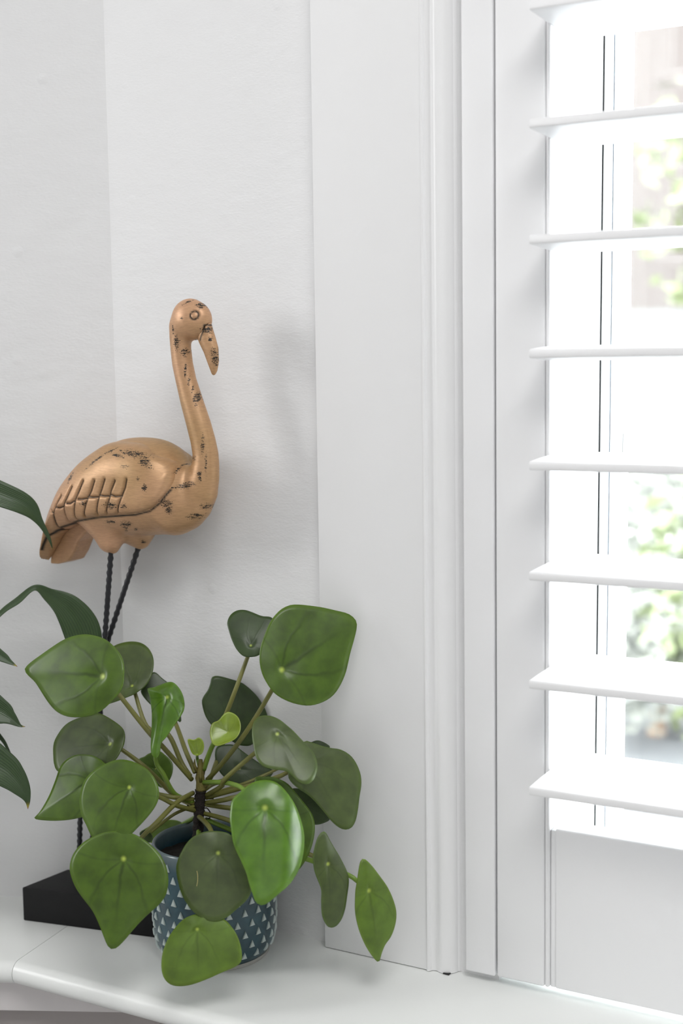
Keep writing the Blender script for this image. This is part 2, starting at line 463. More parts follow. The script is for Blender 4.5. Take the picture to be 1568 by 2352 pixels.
# ------------------------------------------------------------------ the room
CORNER = Vector((-.2255, 1.4355, 0))
AD = Vector((cos(radians(4)), -sin(radians(4)), 0)); AN = Vector((sin(radians(4)), cos(radians(4)), 0))
CEIL = 2.45
def p2(v): return (v.x, v.y)
plan = [(-2.75, -2.75), (2.65, -2.75), (2.65, -.10)] + [p2(UV_ * 2.32 + NV_ * 1.30), p2(UV_ * -.86 + NV_ * 1.30), (-2.75, 1.74)]
structure(prism('floor', plan, -.12, 0, M['wood_floor']))
structure(prism('ceiling', plan, CEIL, CEIL + .12, M['room']))
aL = CORNER - AD * 2.45
structure(prism('wall_back', [p2(CORNER), p2(aL), p2(aL + AN * .16), p2(CORNER + AN * .16 + UV_ * .06)], 0, CEIL, M['wall']), 'white painted plaster wall behind the flamingo, left of the bay corner')
structure(box('wall_left', (-2.75, -2.6, 0), (-2.6, 1.75, CEIL), M['room']))
structure(box('wall_front', (-2.75, -2.75, 0), (2.75, -2.6, CEIL), M['room']))
structure(box('wall_right', (2.5, -2.6, 0), (2.65, .1, CEIL), M['room']))
REV = -.4605                                           # left edge of the window opening along the angled wall
LEAN = .0068
uc = CORNER.dot(UV_)
bayn = 1.1305
structure(wbox('wall_side', uc - .04, -.4956, bayn, 1.30, -.60, CEIL - SZ, M['wall']), 'white painted pier of the bay between corner and window')
wall_pier = wbox('wall_side', -.4958, REV + LEAN, 1.176, 1.30, -.60, CEIL - SZ, M['room'])
structure(wall_pier, 'white window reveal behind the shutter')
# the splayed, slightly leaning reveal is the pier's own side: trim its right edge to the lean
for v in wall_pier.data.vertices:
    q = Vector(v.co); uu = q.dot(UV_)
    if uu > REV - .05: v.co = q + UV_ * (LEAN * (q.z - SZ) - LEAN)
structure(wbox('wall_side', .255, 2.32, bayn, 1.30, -.60, CEIL - SZ, M['room']))
structure(wbox('wall_side', REV - .01, .27, bayn, 1.30, 1.22, CEIL - SZ, M['room']))
structure(wbox('wall_side', REV - .01, .27, bayn, 1.30, -.60, -.022, M['room']))

# pier facing board and the moulded window architrave
structure(wbox('trim_1', -.670, -.5615, 1.1172, bayn + .002, .0008, CEIL - SZ - .001, M['board'], bev=.0006), 'flat white board on the pier left of the window moulding')
def extrude_profile(name, prof, z0, z1, mat):
    v = [W(u, n, z) for z in (z0, z1) for u, n in prof]; k = len(prof)
    f = [(i, (i + 1) % k, k + (i + 1) % k, k + i) for i in range(k)] + [tuple(range(k))[::-1], tuple(range(k, 2 * k))]
    o = pydata(name, v, f, mat, smooth=True); smooth_by_angle(o, 35); return o
pr = [(-.5618, bayn + .01), (-.5618, 1.1172), (-.5614, 1.1160), (-.5602, 1.1154), (-.5588, 1.1157), (-.5580, 1.1168), (-.5576, 1.1186)]
for i in range(1, 7):                                   # hollow
    a = i / 6; pr.append((-.5576 + .0075 * a, 1.1186 + .0016 * sin(pi * a)))
for i in range(1, 13):                                  # rounded ovolo falling back to the shutter frame
    a = pi / 2 * i / 12; pr.append((-.5500 + .0145 * sin(a) * 1.0, 1.1178 + .0105 * (1 - cos(a))))
pr += [(-.5338, 1.1296), (-.5330, 1.1312), (-.5322, 1.1345), (-.5322, bayn + .01)]
structure(wbox('trim_8', -.5455, -.5395, 1.1172, 1.122, .0002, .0012, M['gasket']), 'dark chip where the paint broke away at the foot of the moulding')
structure(extrude_profile('trim_2', pr, .0006, CEIL - SZ - .001, M['gloss']), 'glossy white moulded window architrave')

# the sill boards: one profile, mitred at the bay corner
MIT = Vector((-.3140, 1.2745, 0)); MD = (Vector((-.2500, 1.4361, 0)) - MIT)
prof = [(.30, -.022), (.011, -.022)]
for i in range(1, 12):
    a = pi * i / 12; prof.append((.011 - .011 * sin(a), -.011 - .011 * cos(a)))
prof += [(.011, 0), (.30, 0)]
def meet(p, d):                                        # where the line p + t d meets the mitre line
    k = (MIT.x - p.x) * MD.y - (MIT.y - p.y) * MD.x
    t = k / (d.x * MD.y - d.y * MD.x)
    return p + d * t
def sill(name, d, nrm, far, depth, gap, label):
    A, B = [], []
    for off, z in prof:
        off = min(off, depth)
        p = meet(MIT + nrm * off, d) + d * gap
        A.append((p.x, p.y, z + SZ)); q = MIT + nrm * off + d * far; B.append((q.x, q.y, z + SZ))
    k = len(prof)
    f = [(i, (i + 1) % k, k + (i + 1) % k, k + i) for i in range(k)] + [tuple(range(k)), tuple(range(k, 2 * k))[::-1]]
    o = pydata(name, A + B, f, M['sill'], smooth=True); smooth_by_angle(o, 30)
    return structure(o, label)
nf = MIT.dot(NV_)
sill('trim_3', UV_, NV_, 1.6, 1.30 - nf, .00035, 'glossy white sill board with rounded nose running under the window')
sill('trim_4', -AD, AN, 2.1, (CORNER - MIT).dot(AN) + .004, .00035, 'glossy white sill board left of the mitre joint')
# boxing below the sill
def under(d, nrm, a, b, off, z0, z1, mat, name, th=.02):
    P = [MIT + nrm * off + d * a, MIT + nrm * off + d * b, MIT + nrm * (off + th) + d * b, MIT + nrm * (off + th) + d * a]
    return prism(name, [p2(p) for p in P], SZ + z0, SZ + z1, mat)
structure(under(-AD, AN, -.30, 2.1, .016, -.0525, -.0222, M['fascia'], 'trim_5'), 'pale fascia board under the sill')
structure(under(-AD, AN, -.42, 2.1, .030, -.60, -.0525, M['taupe'], 'wall_back'), 'taupe boxing below the sill')

# ------------------------------------------------------------------ window unit behind the shutters
win = structure(empty('window_1', W(-.10, 1.285, 0)), 'white framed window behind the shutters')
wl, wr = REV, .26
def wpart(name, u0, u1, n0, n1, z0, z1, mat, bev=.0015, par=None):
    o = wbox(name, u0, u1, n0, n1, z0, z1, mat, None, bev, 2, LEAN); adopt(o, par or win); return o
wpart('crack', wl - .004, wl + .0004, 1.2764, 1.30, 0.0, 1.215, M['gasket'], 0)
fr = wpart('window_frame', wl + .0004, wl + .0085, 1.2775, 1.305, .0, 1.21, M['upvc'])
wpart('window_frame', wr - .02, wr, 1.2775, 1.305, .0, 1.21, M['upvc'])
wpart('window_frame', wl + .0075, wr - .02, 1.2775, 1.305, 1.17, 1.21, M['upvc'])
wpart('window_frame', wl + .0075, wr - .02, 1.2775, 1.305, .0, .035, M['upvc'])
wpart('draught_seal', wl + .0085, wl + .0098, 1.2768, 1.30, .035, 1.17, M['spacer'], 0)
wpart('sash', wl + .0098, wl + .0218, 1.277, 1.302, .035, 1.17, M['upvc'], .003)
wpart('sash', wr - .045, wr - .02, 1.277, 1.302, .035, 1.17, M['upvc'], .003)
wpart('sash', wl + .0218, wr - .045, 1.277, 1.302, .035, .075, M['upvc'], .003)
wpart('sash', wl + .0218, wr - .045, 1.277, 1.302, 1.14, 1.17, M['upvc'], .003)
wpart('glazing_bar', wl + .0218, wr - .045, 1.279, 1.300, .463, .487, M['upvc'], .003)
wpart('glass_pane', wl + .0200, wr - .043, 1.2935, 1.2965, .487, 1.142, M['glass'], 0)
wpart('glass_pane', wl + .0200, wr - .043, 1.2935, 1.2965, .073, .463, M['glass'], 0)

# ------------------------------------------------------------------ plantation shutter: hinged panel in a fixed frame
SH0, SH1 = 1.1198, 1.1478                               # front and back of the panel
fro = wbox('trim_7', -.5241, -.4953, 1.1194, 1.1303, .0074, 1.195, M['satin'], bev=.0015, seg=3)
structure(fro, 'narrow white fixed frame strip the shutter hangs on')
panel = empty('shutter_panel', W(-.18, 1.1338, .008), 'white plantation shutter panel with wide open louvres standing on the sill', 'shutter')
def sp(name, u0, u1, n0, n1, z0, z1, bev=.0015, seg=3, mat='satin'):
    o = wbox(name, u0, u1, n0, n1, z0, z1, M[mat], None, bev, seg); adopt(o, panel); return o
stl = sp('stile', -.4936, -.4486, SH0, SH1, .0076, 1.16, .0022)
def bead(u0, u1):                                       # beaded inner edge of the stile
    b = wbox('bead', u0, u1, SH0 + .0004, SH1 - .0004, .0076, 1.16, M['satin'], None, .0024, 4); adopt(b, panel); return b
bead(-.4484, -.4439)
sp('stile', .0650, .1150, SH0, SH1, .0076, 1.16, .0022)
sp('bottom_rail', -.4388, .0650, SH0 + .0008, SH1 - .0012, .0082, .1520, .0018)
wbx = wbox('bead', -.4438, -.4388, SH0 + .0026, SH1 - .003, .008, .1500, M['satin'], None, .0012, 2); adopt(wbx, panel)
sp('top_rail', -.4438, .0650, SH0 + .0012, SH1 - .0012, 1.06, 1.158, .0018)
HB, TB = .0606, .0062
lp = []
rn = .0037                                              # blunt rounded noses, fuller in the middle
for i in range(9):
    a = -pi / 2 + pi * i / 8; lp.append((HB - rn * .35 + rn * .35 * abs(cos(a)) ** .55, rn * math.copysign(abs(sin(a)) ** .8, sin(a))))
for i in range(1, 14):
    x = (HB - rn) * (1 - 2 * i / 14); lp.append((x, rn + (TB - rn) * (1 - (x / (HB - rn)) ** 2)))
for i in range(9):
    a = pi / 2 + pi * i / 8; lp.append((-HB + rn * .35 - rn * .35 * abs(cos(a)) ** .55, rn * math.copysign(abs(sin(a)) ** .8, sin(a))))
for i in range(1, 14):
    x = -(HB - rn) * (1 - 2 * i / 14); lp.append((x, -rn - (TB - rn) * (1 - (x / (HB - rn)) ** 2)))
lu0, lu1 = -.4431, .0642
def louvre_mesh():
    v, f = [], []
    k = len(lp); L = lu1 - lu0
    for uu, s in ((0, .93), (.0008, 1.0), (L - .0008, 1.0), (L, .93)):
        for n_, z_ in lp:
            q = UV_ * (uu - L / 2) + NV_ * (n_ * (1 if s == 1 else .992)) + Vector((0, 0, z_ * s)); v.append(q)
    for j in range(3):
        for i in range(k): f.append((j * k + i, j * k + (i + 1) % k, (j + 1) * k + (i + 1) % k, (j + 1) * k + i))
    f.append(tuple(range(k))[::-1]); f.append(tuple(range(3 * k, 4 * k)))
    return v, f
lv, lf = louvre_mesh()
l0 = pydata('louvre', lv, lf, M['satin'], smooth=True); smooth_by_angle(l0, 40)
for i in range(9):
    o = l0 if i == 0 else l0.copy()
    if i: COL.objects.link(o)
    o.parent = panel
    o.location = W((lu0 + lu1) / 2, 1.1329, .1984 + .0904 * i) - panel.location

# ------------------------------------------------------------------ outdoors, seen soft through the glass
structure(box('ground', (-8, 1.9, -.30), (16, 30, -.15), M['paving']), 'grey tarmac ground outside')
def leaf_cloud(name, centre, rad, count, size, mat, parent):
    c = np.array(centre); r = np.array(rad)
    d = rng.normal(size=(count, 3)); d /= np.linalg.norm(d, axis=1)[:, None]
    p = c + d * r * (rng.random((count, 1)) ** .35) * (1 + .25 * np.sin(d[:, :1] * 7 + d[:, 1:2] * 5))
    t = rng.normal(size=(count, 3)); t /= np.linalg.norm(t, axis=1)[:, None]
    b = np.cross(t, rng.normal(size=(count, 3))); b /= np.linalg.norm(b, axis=1)[:, None]
    s = size * (.6 + .8 * rng.random((count, 1)))
    v = np.stack([p - t * s, p + b * s * .45, p + t * s, p - b * s * .45], 1).reshape(-1, 3)
    o = pydata(name, v, [(4 * i, 4 * i + 1, 4 * i + 2, 4 * i + 3) for i in range(count)], mat)
    o['kind'] = 'stuff'; adopt(o, parent); return o
def polar(az, dist, z): return Vector((sin(radians(az)) * dist, cos(radians(az)) * dist, z))
def shrub(az, dist, z0, rad, count, size, mat, label, name='shrub', cat='shrub', hc=None, trunk=.03):
    base = polar(az, dist, z0)
    e = empty(name, base, label, cat)
    hc = hc or rad[2]
    leaf_cloud('foliage', base + Vector((0, 0, hc)), rad, count, size, M[mat], e)
    tube('trunk', catmull([base + Vector((0, 0, -.02)), base + Vector((.03, .02, hc * .5)), base + Vector((-.02, 0, hc))], 4), trunk, M['bark'], e, 10)
    return e
shrub(17.0, 4.1, -.15, (.30, .40, .42), 2600, .032, 'hedge', 'yellow green shrub at the right edge of the window view', hc=.62)
shrub(12.6, 4.9, -.15, (.45, .40, .30), 2600, .038, 'hedge2', 'grey green low shrub in the middle of the window view', hc=.36)
shrub(10.4, 6.4, -.15, (.50, .40, .50), 2600, .038, 'hedge2', 'taller grey green bush beside the window frame', hc=.60)
shrub(18.9, 7.2, -.15, (.75, .8, .75), 3000, .05, 'hedge', 'tree with a tan trunk in front of the brick house', 'tree', 'tree', hc=2.1, trunk=.085)
hs = empty('brick_house', polar(13.0, 14, -.15), 'dull pink brick house far beyond the window', 'house')
hb = hs.location
box('wall', (hb.x - 3.4, hb.y, -.15), (hb.x + 4, hb.y + 4, 5.2), M['brick'], hs)
box('plinth', (hb.x - 3.42, hb.y - .06, -.15), (hb.x + 4.02, hb.y + .02, 1.55), M['render_wall'], hs)
rv = [(hb.x - 3.7, hb.y - .3, 5.2), (hb.x + 4.3, hb.y - .3, 5.2), (hb.x + 4.3, hb.y + 4.3, 5.2), (hb.x - 3.7, hb.y + 4.3, 5.2), (hb.x - 3.7, hb.y + 2, 7), (hb.x + 4.3, hb.y + 2, 7)]
rf = pydata('roof', rv, [(0, 1, 5, 4), (2, 3, 4, 5), (0, 4, 3), (1, 2, 5), (0, 3, 2, 1)], M['roof']); adopt(rf, hs)
for x in (-2.2, .9):
    w_ = box('window', (hb.x + x, hb.y - .05, 2.3), (hb.x + x + 1.1, hb.y + .02, 3.5), M['upvc'], hs, .01)
    pane = box('pane', (hb.x + x + .08, hb.y - .06, 2.38), (hb.x + x + 1.02, hb.y - .045, 3.42), M['dark_window']); pane.parent = w_; pane.data.transform(Matrix.Translation(-hs.location))
gw = tag(box('garden_wall', (.2, 8.6, -.16), (4.6, 8.85, .42), M['render_wall'], None, .02), 'low garden wall across the view outside', 'wall')

# ------------------------------------------------------------------ flamingo ornament
DATA = {"leaf":[[[-2102,12200,8849],[-0.9222,0.3864,0.014],[-0.3491,-0.8479,0.399],[[832,0],[789,-60],[686,-147],[590,-226],[493,-298],[390,-344],[281,-364],
[166,-356],[65,-332],[-26,-283],[-113,-213],[-166,-135],[-188,-54],[-193,42],[-173,126],[-119,199],[-44,281],[38,337],[126,366],[218,379],[315,375],
[420,340],[518,273],[601,198],[697,108],[796,46]],"mid",0.35,[[-2098,12210,8844],[-2047,12520,8647],[-1788,12600,8258],[-1668,12800,8035],
[-1439,13000,7670]],[],"large leaf pointing left, highest on the left side"],[[-2017,13300,8505],[-0.343,0.5609,0.7535],[-0.1025,-0.8197,0.5635],
[[468,42],[466,-45],[441,-134],[395,-208],[321,-257],[225,-275],[127,-257],[28,-206],[-42,-129],[-75,-48],[-88,42],[-90,137],[-84,229],[-71,273],
[41,303],[200,272],[343,199],[433,125]],"grey",0.15,[[-2016,13310,8498],[-2002,13360,8421],[-1869,13180,8134],[-1669,13120,8080],[-1538,13060,7813],
[-1453,13000,7703]],[],""],[[-1771,13550,8362],[0.5859,-0.2581,-0.7682],[0.1577,-0.8935,0.4205],[[-171,-82],[-227,57],[-122,94],[11,121],[196,65],
[327,0],[284,-34],[159,-92],[6,-150],[-136,-152]],"dark",0.1,[[-1772,13561,8357],[-1643,13503,8093],[-1512,13183,7899],[-1407,13000,7740]],[],""],
[[-1585,12500,8584],[-0.1921,-0.4807,-0.8556],[-0.1009,-0.8575,0.5044],[[-72,-222],[-92,-168],[-127,-111],[-159,-45],[-156,14],[-101,86],[-20,136],
[64,153],[154,131],[246,94],[338,58],[408,20],[456,29],[513,28],[544,7],[522,-34],[469,-57],[373,-78],[247,-101],[136,-128],[54,-162],
[-15,-193]],"glossy",1.1,[[-1584,12510,8578],[-1739,12745,7990],[-1669,12750,7794],[-1585,12875,7572],[-1435,13000,7459]],[],""],[[-2150,12750,8091],
[-0.9493,0.2726,-0.1566],[-0.3094,-0.722,0.6189],[[602,-48],[591,-125],[536,-230],[463,-286],[339,-321],[194,-334],[127,-314],[3,-237],[-87,-165],
[-128,-98],[-131,-21],[-113,70],[-76,142],[-13,197],[75,234],[196,269],[356,261],[508,217],[561,143],[586,48]],"grey",0.25,[[-2146,12759,8084],
[-2081,12920,7995],[-1881,12850,7867],[-1762,12900,7726],[-1603,12950,7541],[-1427,13000,7442]],[],""],[[-2296,12550,7820],[-0.8059,0.1931,-0.5596],
[-0.424,-0.848,0.318],[[701,0],[614,-24],[485,-96],[365,-190],[259,-275],[162,-301],[54,-288],[-37,-240],[-118,-173],[-171,-86],[-197,16],[-158,137],
[-21,233],[144,267],[270,237],[390,194],[514,134],[619,72],[691,21]],"mid",0.2,[[-2291,12560,7816],[-1724,12820,7588],[-1571,12850,7547],
[-1434,13000,7480]],[],""],[[-1895,12150,7866],[-0.3201,-0.3424,-0.8834],[-0.255,-0.8669,0.4283],[[263,-415],[157,-442],[55,-436],[-44,-388],
[-124,-308],[-181,-234],[-212,-151],[-221,-43],[-207,57],[-170,150],[-109,229],[-26,281],[55,292],[144,273],[239,232],[322,187],[438,124],[525,65],
[571,-42],[502,-181],[419,-278],[357,-352]],"mid",0.25,[[-1892,12160,7861],[-1696,12553,7651],[-1556,12717,7515],[-1412,13000,7370]],[],""],
[[-1924,11900,7310],[-0.1104,-0.3388,-0.9343],[-0.2028,-0.9126,0.3549],[[128,-482],[38,-480],[-45,-443],[-120,-373],[-174,-282],[-211,-188],
[-226,-91],[-225,8],[-199,110],[-146,215],[-76,309],[1,374],[87,413],[174,427],[264,415],[346,366],[432,281],[516,208],[599,147],[670,97],[730,45],
[754,0],[729,-46],[657,-93],[564,-149],[461,-225],[381,-311],[300,-391],[215,-447]],"mid",0.22,[[-1922,11911,7306],[-1835,12295,7347],
[-1689,12450,7461],[-1557,12725,7537],[-1432,13000,7543]],[],""],[[-1117,12000,7313],[-0.0236,-0.406,-0.9136],[0.0,-0.9138,0.4061],[[147,-358],
[65,-349],[-26,-311],[-109,-255],[-160,-180],[-184,-105],[-188,-28],[-179,49],[-154,109],[-80,180],[35,234],[166,280],[280,301],[337,294],[402,254],
[468,180],[525,115],[557,58],[574,-8],[567,-75],[543,-127],[511,-178],[448,-239],[367,-293],[270,-331]],"grey",0.12,[[-1117,12011,7308],
[-1216,12453,7356],[-1283,12667,7358],[-1389,13000,7319]],[],"round leaf hanging in front of the pot, with a short dry scratch"],[[-1289,11750,6729],
[0.0244,-0.3161,-0.9484],[0.0,-0.9487,0.3162],[[298,-313],[182,-300],[67,-253],[-19,-190],[-90,-113],[-123,-21],[-134,71],[-109,162],[-69,238],
[15,312],[104,356],[208,377],[280,370],[322,321],[361,214],[414,76],[455,-61],[463,-167],[443,-242],[386,-294]],"light",0.3,[[-1289,11761,6726],
[-1348,12495,6972],[-1388,13000,7210]],[],""],[[-681,11650,7826],[-0.0241,-0.4482,-0.8936],[0.0496,-0.8933,0.4467],[[-2,-290],[-62,-280],[-123,-223],
[-199,-135],[-234,-46],[-232,44],[-196,121],[-115,198],[-27,260],[106,315],[223,340],[354,335],[471,308],[572,258],[645,201],[688,151],[732,101],
[778,43],[794,-7],[770,-52],[720,-75],[635,-108],[535,-140],[435,-188],[306,-252],[174,-279],[86,-293]],"glossy",0.3,[[-682,11661,7820],
[-895,12108,7851],[-992,12325,7824],[-1122,12663,7743],[-1340,13000,7643]],[[0.032,0.999,0.4,1.15]],""],[[-565,12150,7589],[0.1465,-0.2829,-0.9479],
[0.3158,-0.8947,0.3158],[[-341,-192],[-359,-107],[-341,-11],[-273,94],[-177,161],[-72,227],[13,271],[110,289],[215,271],[331,219],[426,145],[489,69],
[517,-34],[314,-148],[-4,-212]],"mid",0.2,[[-569,12161,7585],[-838,12482,7669],[-1015,12575,7626],[-1137,12788,7535],[-1312,13000,7445]],[],""],
[[-378,12750,7489],[0.8545,0.0757,-0.5139],[0.212,-0.954,0.212],[[-180,53],[-125,108],[-32,129],[81,96],[179,55],[266,0],[251,-44],[188,-103],
[91,-134],[-66,-88]],"dark",0.1,[[-380,12761,7487],[-791,12953,7385],[-1081,12917,7418],[-1325,13000,7432]],[],""],[[-330,12350,8008],
[0.5129,-0.2106,-0.8322],[0.3042,-0.8619,0.4056],[[-176,71],[-129,136],[-62,196],[0,260],[56,328],[142,377],[230,389],[334,373],[420,328],[503,252],
[587,178],[655,107],[687,42],[677,-12],[636,-54],[554,-86],[448,-103],[343,-120],[249,-144],[159,-188],[77,-220],[1,-214],
[-127,-106]],"grey",0.3,[[-334,12360,8004],[-526,12632,7837],[-620,12675,7781],[-819,12838,7673],[-1311,13000,7495]],[],""],[[-247,12850,7995],
[0.9929,0.1171,0.0205],[0.1048,-0.9435,0.3145],[[-92,35],[-46,67],[12,73],[82,37],[109,0],[47,-53],[-54,-53]],"dark",0.1,[[-249,12861,7991],
[-582,13020,7781],[-948,12950,7640],[-1310,13000,7521]],[],""],[[-582,12000,8365],[0.5509,-0.5034,-0.6656],[0.1003,-0.7519,0.6516],[[-137,-171],
[-205,-112],[-231,-47],[-216,7],[-172,60],[-90,103],[15,131],[132,152],[228,168],[317,174],[404,148],[462,106],[509,46],[523,-11],[508,-49],[462,-82],
[387,-96],[323,-117],[269,-177],[215,-236],[163,-266],[78,-267],[-32,-224]],"grey",0.3,[[-583,12009,8357],[-819,12370,8083],[-1083,12500,7824],
[-1143,12750,7679],[-1310,13000,7516]],[],""],[[-552,12400,8840],[0.8144,0.3623,0.4533],[0.2325,-0.9195,0.3171],[[-119,182],[-50,269],[41,343],
[157,418],[283,455],[379,446],[444,414],[525,355],[625,273],[719,181],[791,106],[820,46],[820,-12],[777,-69],[689,-147],[610,-213],[537,-283],
[472,-341],[381,-399],[287,-437],[196,-444],[105,-427],[27,-393],[-39,-339],[-96,-273],[-144,-193],[-173,-110],[-175,-11],
[-157,92]],"mid",0.15,[[-554,12411,8836],[-664,12670,8579],[-904,12700,8194],[-1147,12850,7856],[-1294,13000,7667]],
[],"largest leaf, raised above the others on the right"],[[-853,12900,8962],[0.4685,0.4682,0.7492],[0.0,-0.848,0.53],[[99,305],[180,317],[247,288],
[287,227],[299,151],[305,55],[333,-45],[242,-110],[81,-132],[-41,-109],[-94,-49],[-116,21],[-89,101],[-29,184],
[38,254]],"dark",0.3,[[-853,12910,8955],[-896,13040,8821],[-1009,12940,8532],[-1109,12960,8285],[-1231,12980,8015],[-1337,13000,7765]],[],""],
[[-1101,13400,8083],[-0.3414,0.1676,0.9248],[0.1078,-0.9705,0.2157],[[292,181],[344,151],[391,86],[445,39],[490,10],[494,-32],[462,-92],[406,-167],
[346,-241],[270,-293],[173,-337],[84,-360],[1,-368],[-74,-356],[-183,-267],[-249,-131],[-226,-43],[-176,18],[-37,109],[65,167],
[169,192]],"dark",0.15,[[-1102,13412,8080],[-1194,13420,7854],[-1241,13200,7729],[-1267,13100,7670],[-1320,13000,7609]],[],""],[[-1059,12620,8223],
[0.0147,0.5652,0.8248],[-0.1025,-0.8197,0.5635],[[-2,158],[72,139],[100,83],[150,42],[179,0],[161,-58],[115,-103],[47,-123],[-26,-115],[-84,-75],
[-118,2],[-140,80],[-121,123],[-76,147]],"young",-0.9,[[-1058,12630,8216],[-1222,12930,8029],[-1325,13000,7764]],[],""],[[-1372,12900,7945],
[-0.0726,0.2055,0.976],[0.0,-0.9785,0.206],[[143,76],[135,16],[152,-29],[117,-63],[58,-70],[3,-47],[-14,-2],[4,40],
[63,65]],"young",-0.5,[[-1372,12912,7943],[-1391,13070,7854],[-1365,13000,7778]],[],""],[[-1009,13250,7695],[0.993,0.081,-0.0863],
[0.1111,-0.8889,0.4444],[[-243,153],[-205,214],[-72,228],[6,180],[114,110],[206,54],[320,0],[300,-60],[229,-123],[156,-156],[53,-168],[-82,-122],
[-175,-53],[-225,34]],"dark",0.15,[[-1010,13261,7690],[-1139,13287,7582],[-1246,13083,7603],[-1330,13000,7567]],[],""],[[-1838,13450,7648],
[-0.8541,0.372,0.3635],[-0.2082,-0.885,0.4165],[[200,7],[162,-54],[135,-101],[61,-163],[-16,-159],[-104,-135],[-156,-78],[-181,10],[-163,119],
[-77,129],[76,89]],"mid",0.2,[[-1836,13461,7643],[-1763,13420,7508],[-1587,13150,7452],[-1427,13000,7421]],[],""],[[-162,11900,7238],
[0.0422,-0.1519,-0.9875],[0.4623,-0.8732,0.1541],[[-65,-137],[-168,-110],[-240,-80],[-279,-34],[-267,0],[-193,38],[-94,93],[6,147],[103,185],
[181,194],[301,172],[404,148],[489,108],[541,52],[546,-9],[509,-49],[429,-79],[322,-81],[217,-74],[122,-102],[27,-131]],"grey",0.2,[[-167,11910,7236],
[-304,12295,7172],[-687,12450,7284],[-1068,12725,7360],[-1339,13000,7344]],[],"slim leaf hanging low on the right"],[[190,11950,6975],
[0.1311,-0.0529,-0.99],[0.4116,-0.9055,0.1029],[[-261,-27],[-275,10],[-224,54],[-130,108],[-1,175],[140,222],[257,238],[362,213],[458,153],[517,82],
[584,36],[646,0],[593,-44],[482,-95],[344,-133],[197,-149],[73,-141],[-46,-110],[-161,-69]],"light",0.3,[[185,11961,6973],[93,12245,6948],
[16,12300,6984],[-219,12475,7024],[-699,12650,7133],[-1078,12825,7243],[-1316,13000,7285]],[],"pale slim leaf, lowest and furthest right"],
[[-1742,13750,6938],[-0.9871,-0.0849,-0.1358],[0.0,-0.848,0.53],[[318,-9],[210,-69],[113,-99],[-12,-96],[-101,-61],[-199,35],[-112,99],[91,110],
[199,106]],"light",0.2,[[-1742,13760,6932],[-1645,13825,6961],[-1479,13250,7204],[-1401,13000,7315]],[],""],[[-1813,12500,7305],
[-0.9204,0.345,0.1838],[-0.2074,-0.8296,0.5185],[[65,0],[33,-47],[-17,-43],[-68,-1],[-54,47],[4,39]],"dark",0.2,[[-1811,12510,7299],
[-1814,12787,7238],[-1593,12833,7394],[-1407,13000,7421]],[],""]],"scar":[[154,-178],[187,-170],[236,-168],[283,-174]],"stem":[[-1400,13000,7062],
[-1392,13000,7210],[-1380,13000,7336],[-1369,13000,7462],[-1358,13000,7568],[-1359,13000,7694],[-1357,13000,7798],
[-1351,13000,7865]],"lily":[[[[-4584,13400,10390],[-4138,13450,10565],[-3740,13500,10527],[-3263,13550,10336],[-3028,13600,10214],[-2919,13650,10059],
[-2843,13700,9891],[-2819,13750,9768]],[16,99,141,121,96,38,17,3],0],[[[-4413,13400,7984],[-3796,13400,8659],[-3548,13450,8900],[-3297,13500,9184],
[-3136,13550,9300],[-2975,13600,9417],[-2840,13650,9330],[-2681,13680,9202],[-2564,13700,9007],[-2516,13700,8790],[-2494,13700,8573],
[-2488,13700,8377]],[17,21,21,25,34,29,72,140,179,162,102,4],0],[[[-4641,13300,8609],[-4067,13250,9053],[-3561,13200,9014],[-3240,13200,8838],
[-3152,13200,8778],[-3080,13200,8731]],[17,91,115,53,25,2],1],[[[-4635,13300,7929],[-4091,13250,8529],[-3584,13200,8491],[-3262,13200,8301],
[-3161,13200,8232],[-3081,13200,8163],[-3028,13200,8150]],[17,103,148,116,62,17,2],1],[[[-4417,13500,7696],[-3878,13500,8380],[-3588,13500,8256],
[-3346,13500,7976],[-3275,13500,7853],[-3221,13500,7722]],[13,42,38,21,13,3],0],[[[-4595,13100,7393],[-4056,13050,8012],[-3552,13000,8006],
[-3234,13000,7817],[-3115,13000,7715],[-3030,13000,7596],[-2989,13000,7495],[-2988,13000,7410]],
[17,147,196,167,127,78,29,2],1]],"fl":{"neck":[[517,5886,108],[514,5795,105],[516,5695,101],[531,5555,101],[566,5398,101],[628,5197,111],
[696,4997,119],[741,4845,121],[766,4721,125],[763,4620,133],[740,4498,149],[697,4375,170],[619,4263,187],[528,4218,216],[402,4221,233],
[266,4249,230]],"head":[[633,5955,192],[677,5946,180],[645,5883,116]],"beak":[[782,5880,84],[795,5825,87],[813,5777,87],[853,5682,77],[875,5579,60],
[882,5500,38],[879,5468,24]],"torso":[[526,4647],[435,4754],[301,4829],[149,4860],[-48,4861],[-211,4833],[-394,4759],[-566,4650],[-718,4522],
[-852,4373],[-960,4192],[-1035,4020],[-1063,3915],[-909,3961],[-762,4024],[-670,3998],[-563,3948],[-402,3921],[-135,3926],[157,3941],[312,3961],
[505,3996],[645,4284],[603,4547]],"wing":[[516,4663],[566,4521],[542,4404],[464,4293],[366,4217],[193,4173],[-7,4153],[-269,4124],[-549,4065],
[-742,3986],[-893,3906],[-997,3768],[-1139,3613],[-1140,3701],[-1101,3825],[-1041,4020],[-965,4192],[-857,4373],[-724,4522],[-571,4654],[-394,4759],
[-211,4837],[109,4838],[260,4800],[348,4737]],"tip":[[-45,4372],[-64,4150],[-269,4124],[-585,4066],[-815,3993],[-968,3899],[-1057,3762],[-1139,3604],
[-1135,3701],[-1101,3825],[-1041,4020],[-965,4192],[-819,4357]],"tipx":[-1133,-246],"tail":[[-529,4111],[-761,4059],[-908,3987],[-1031,3981],
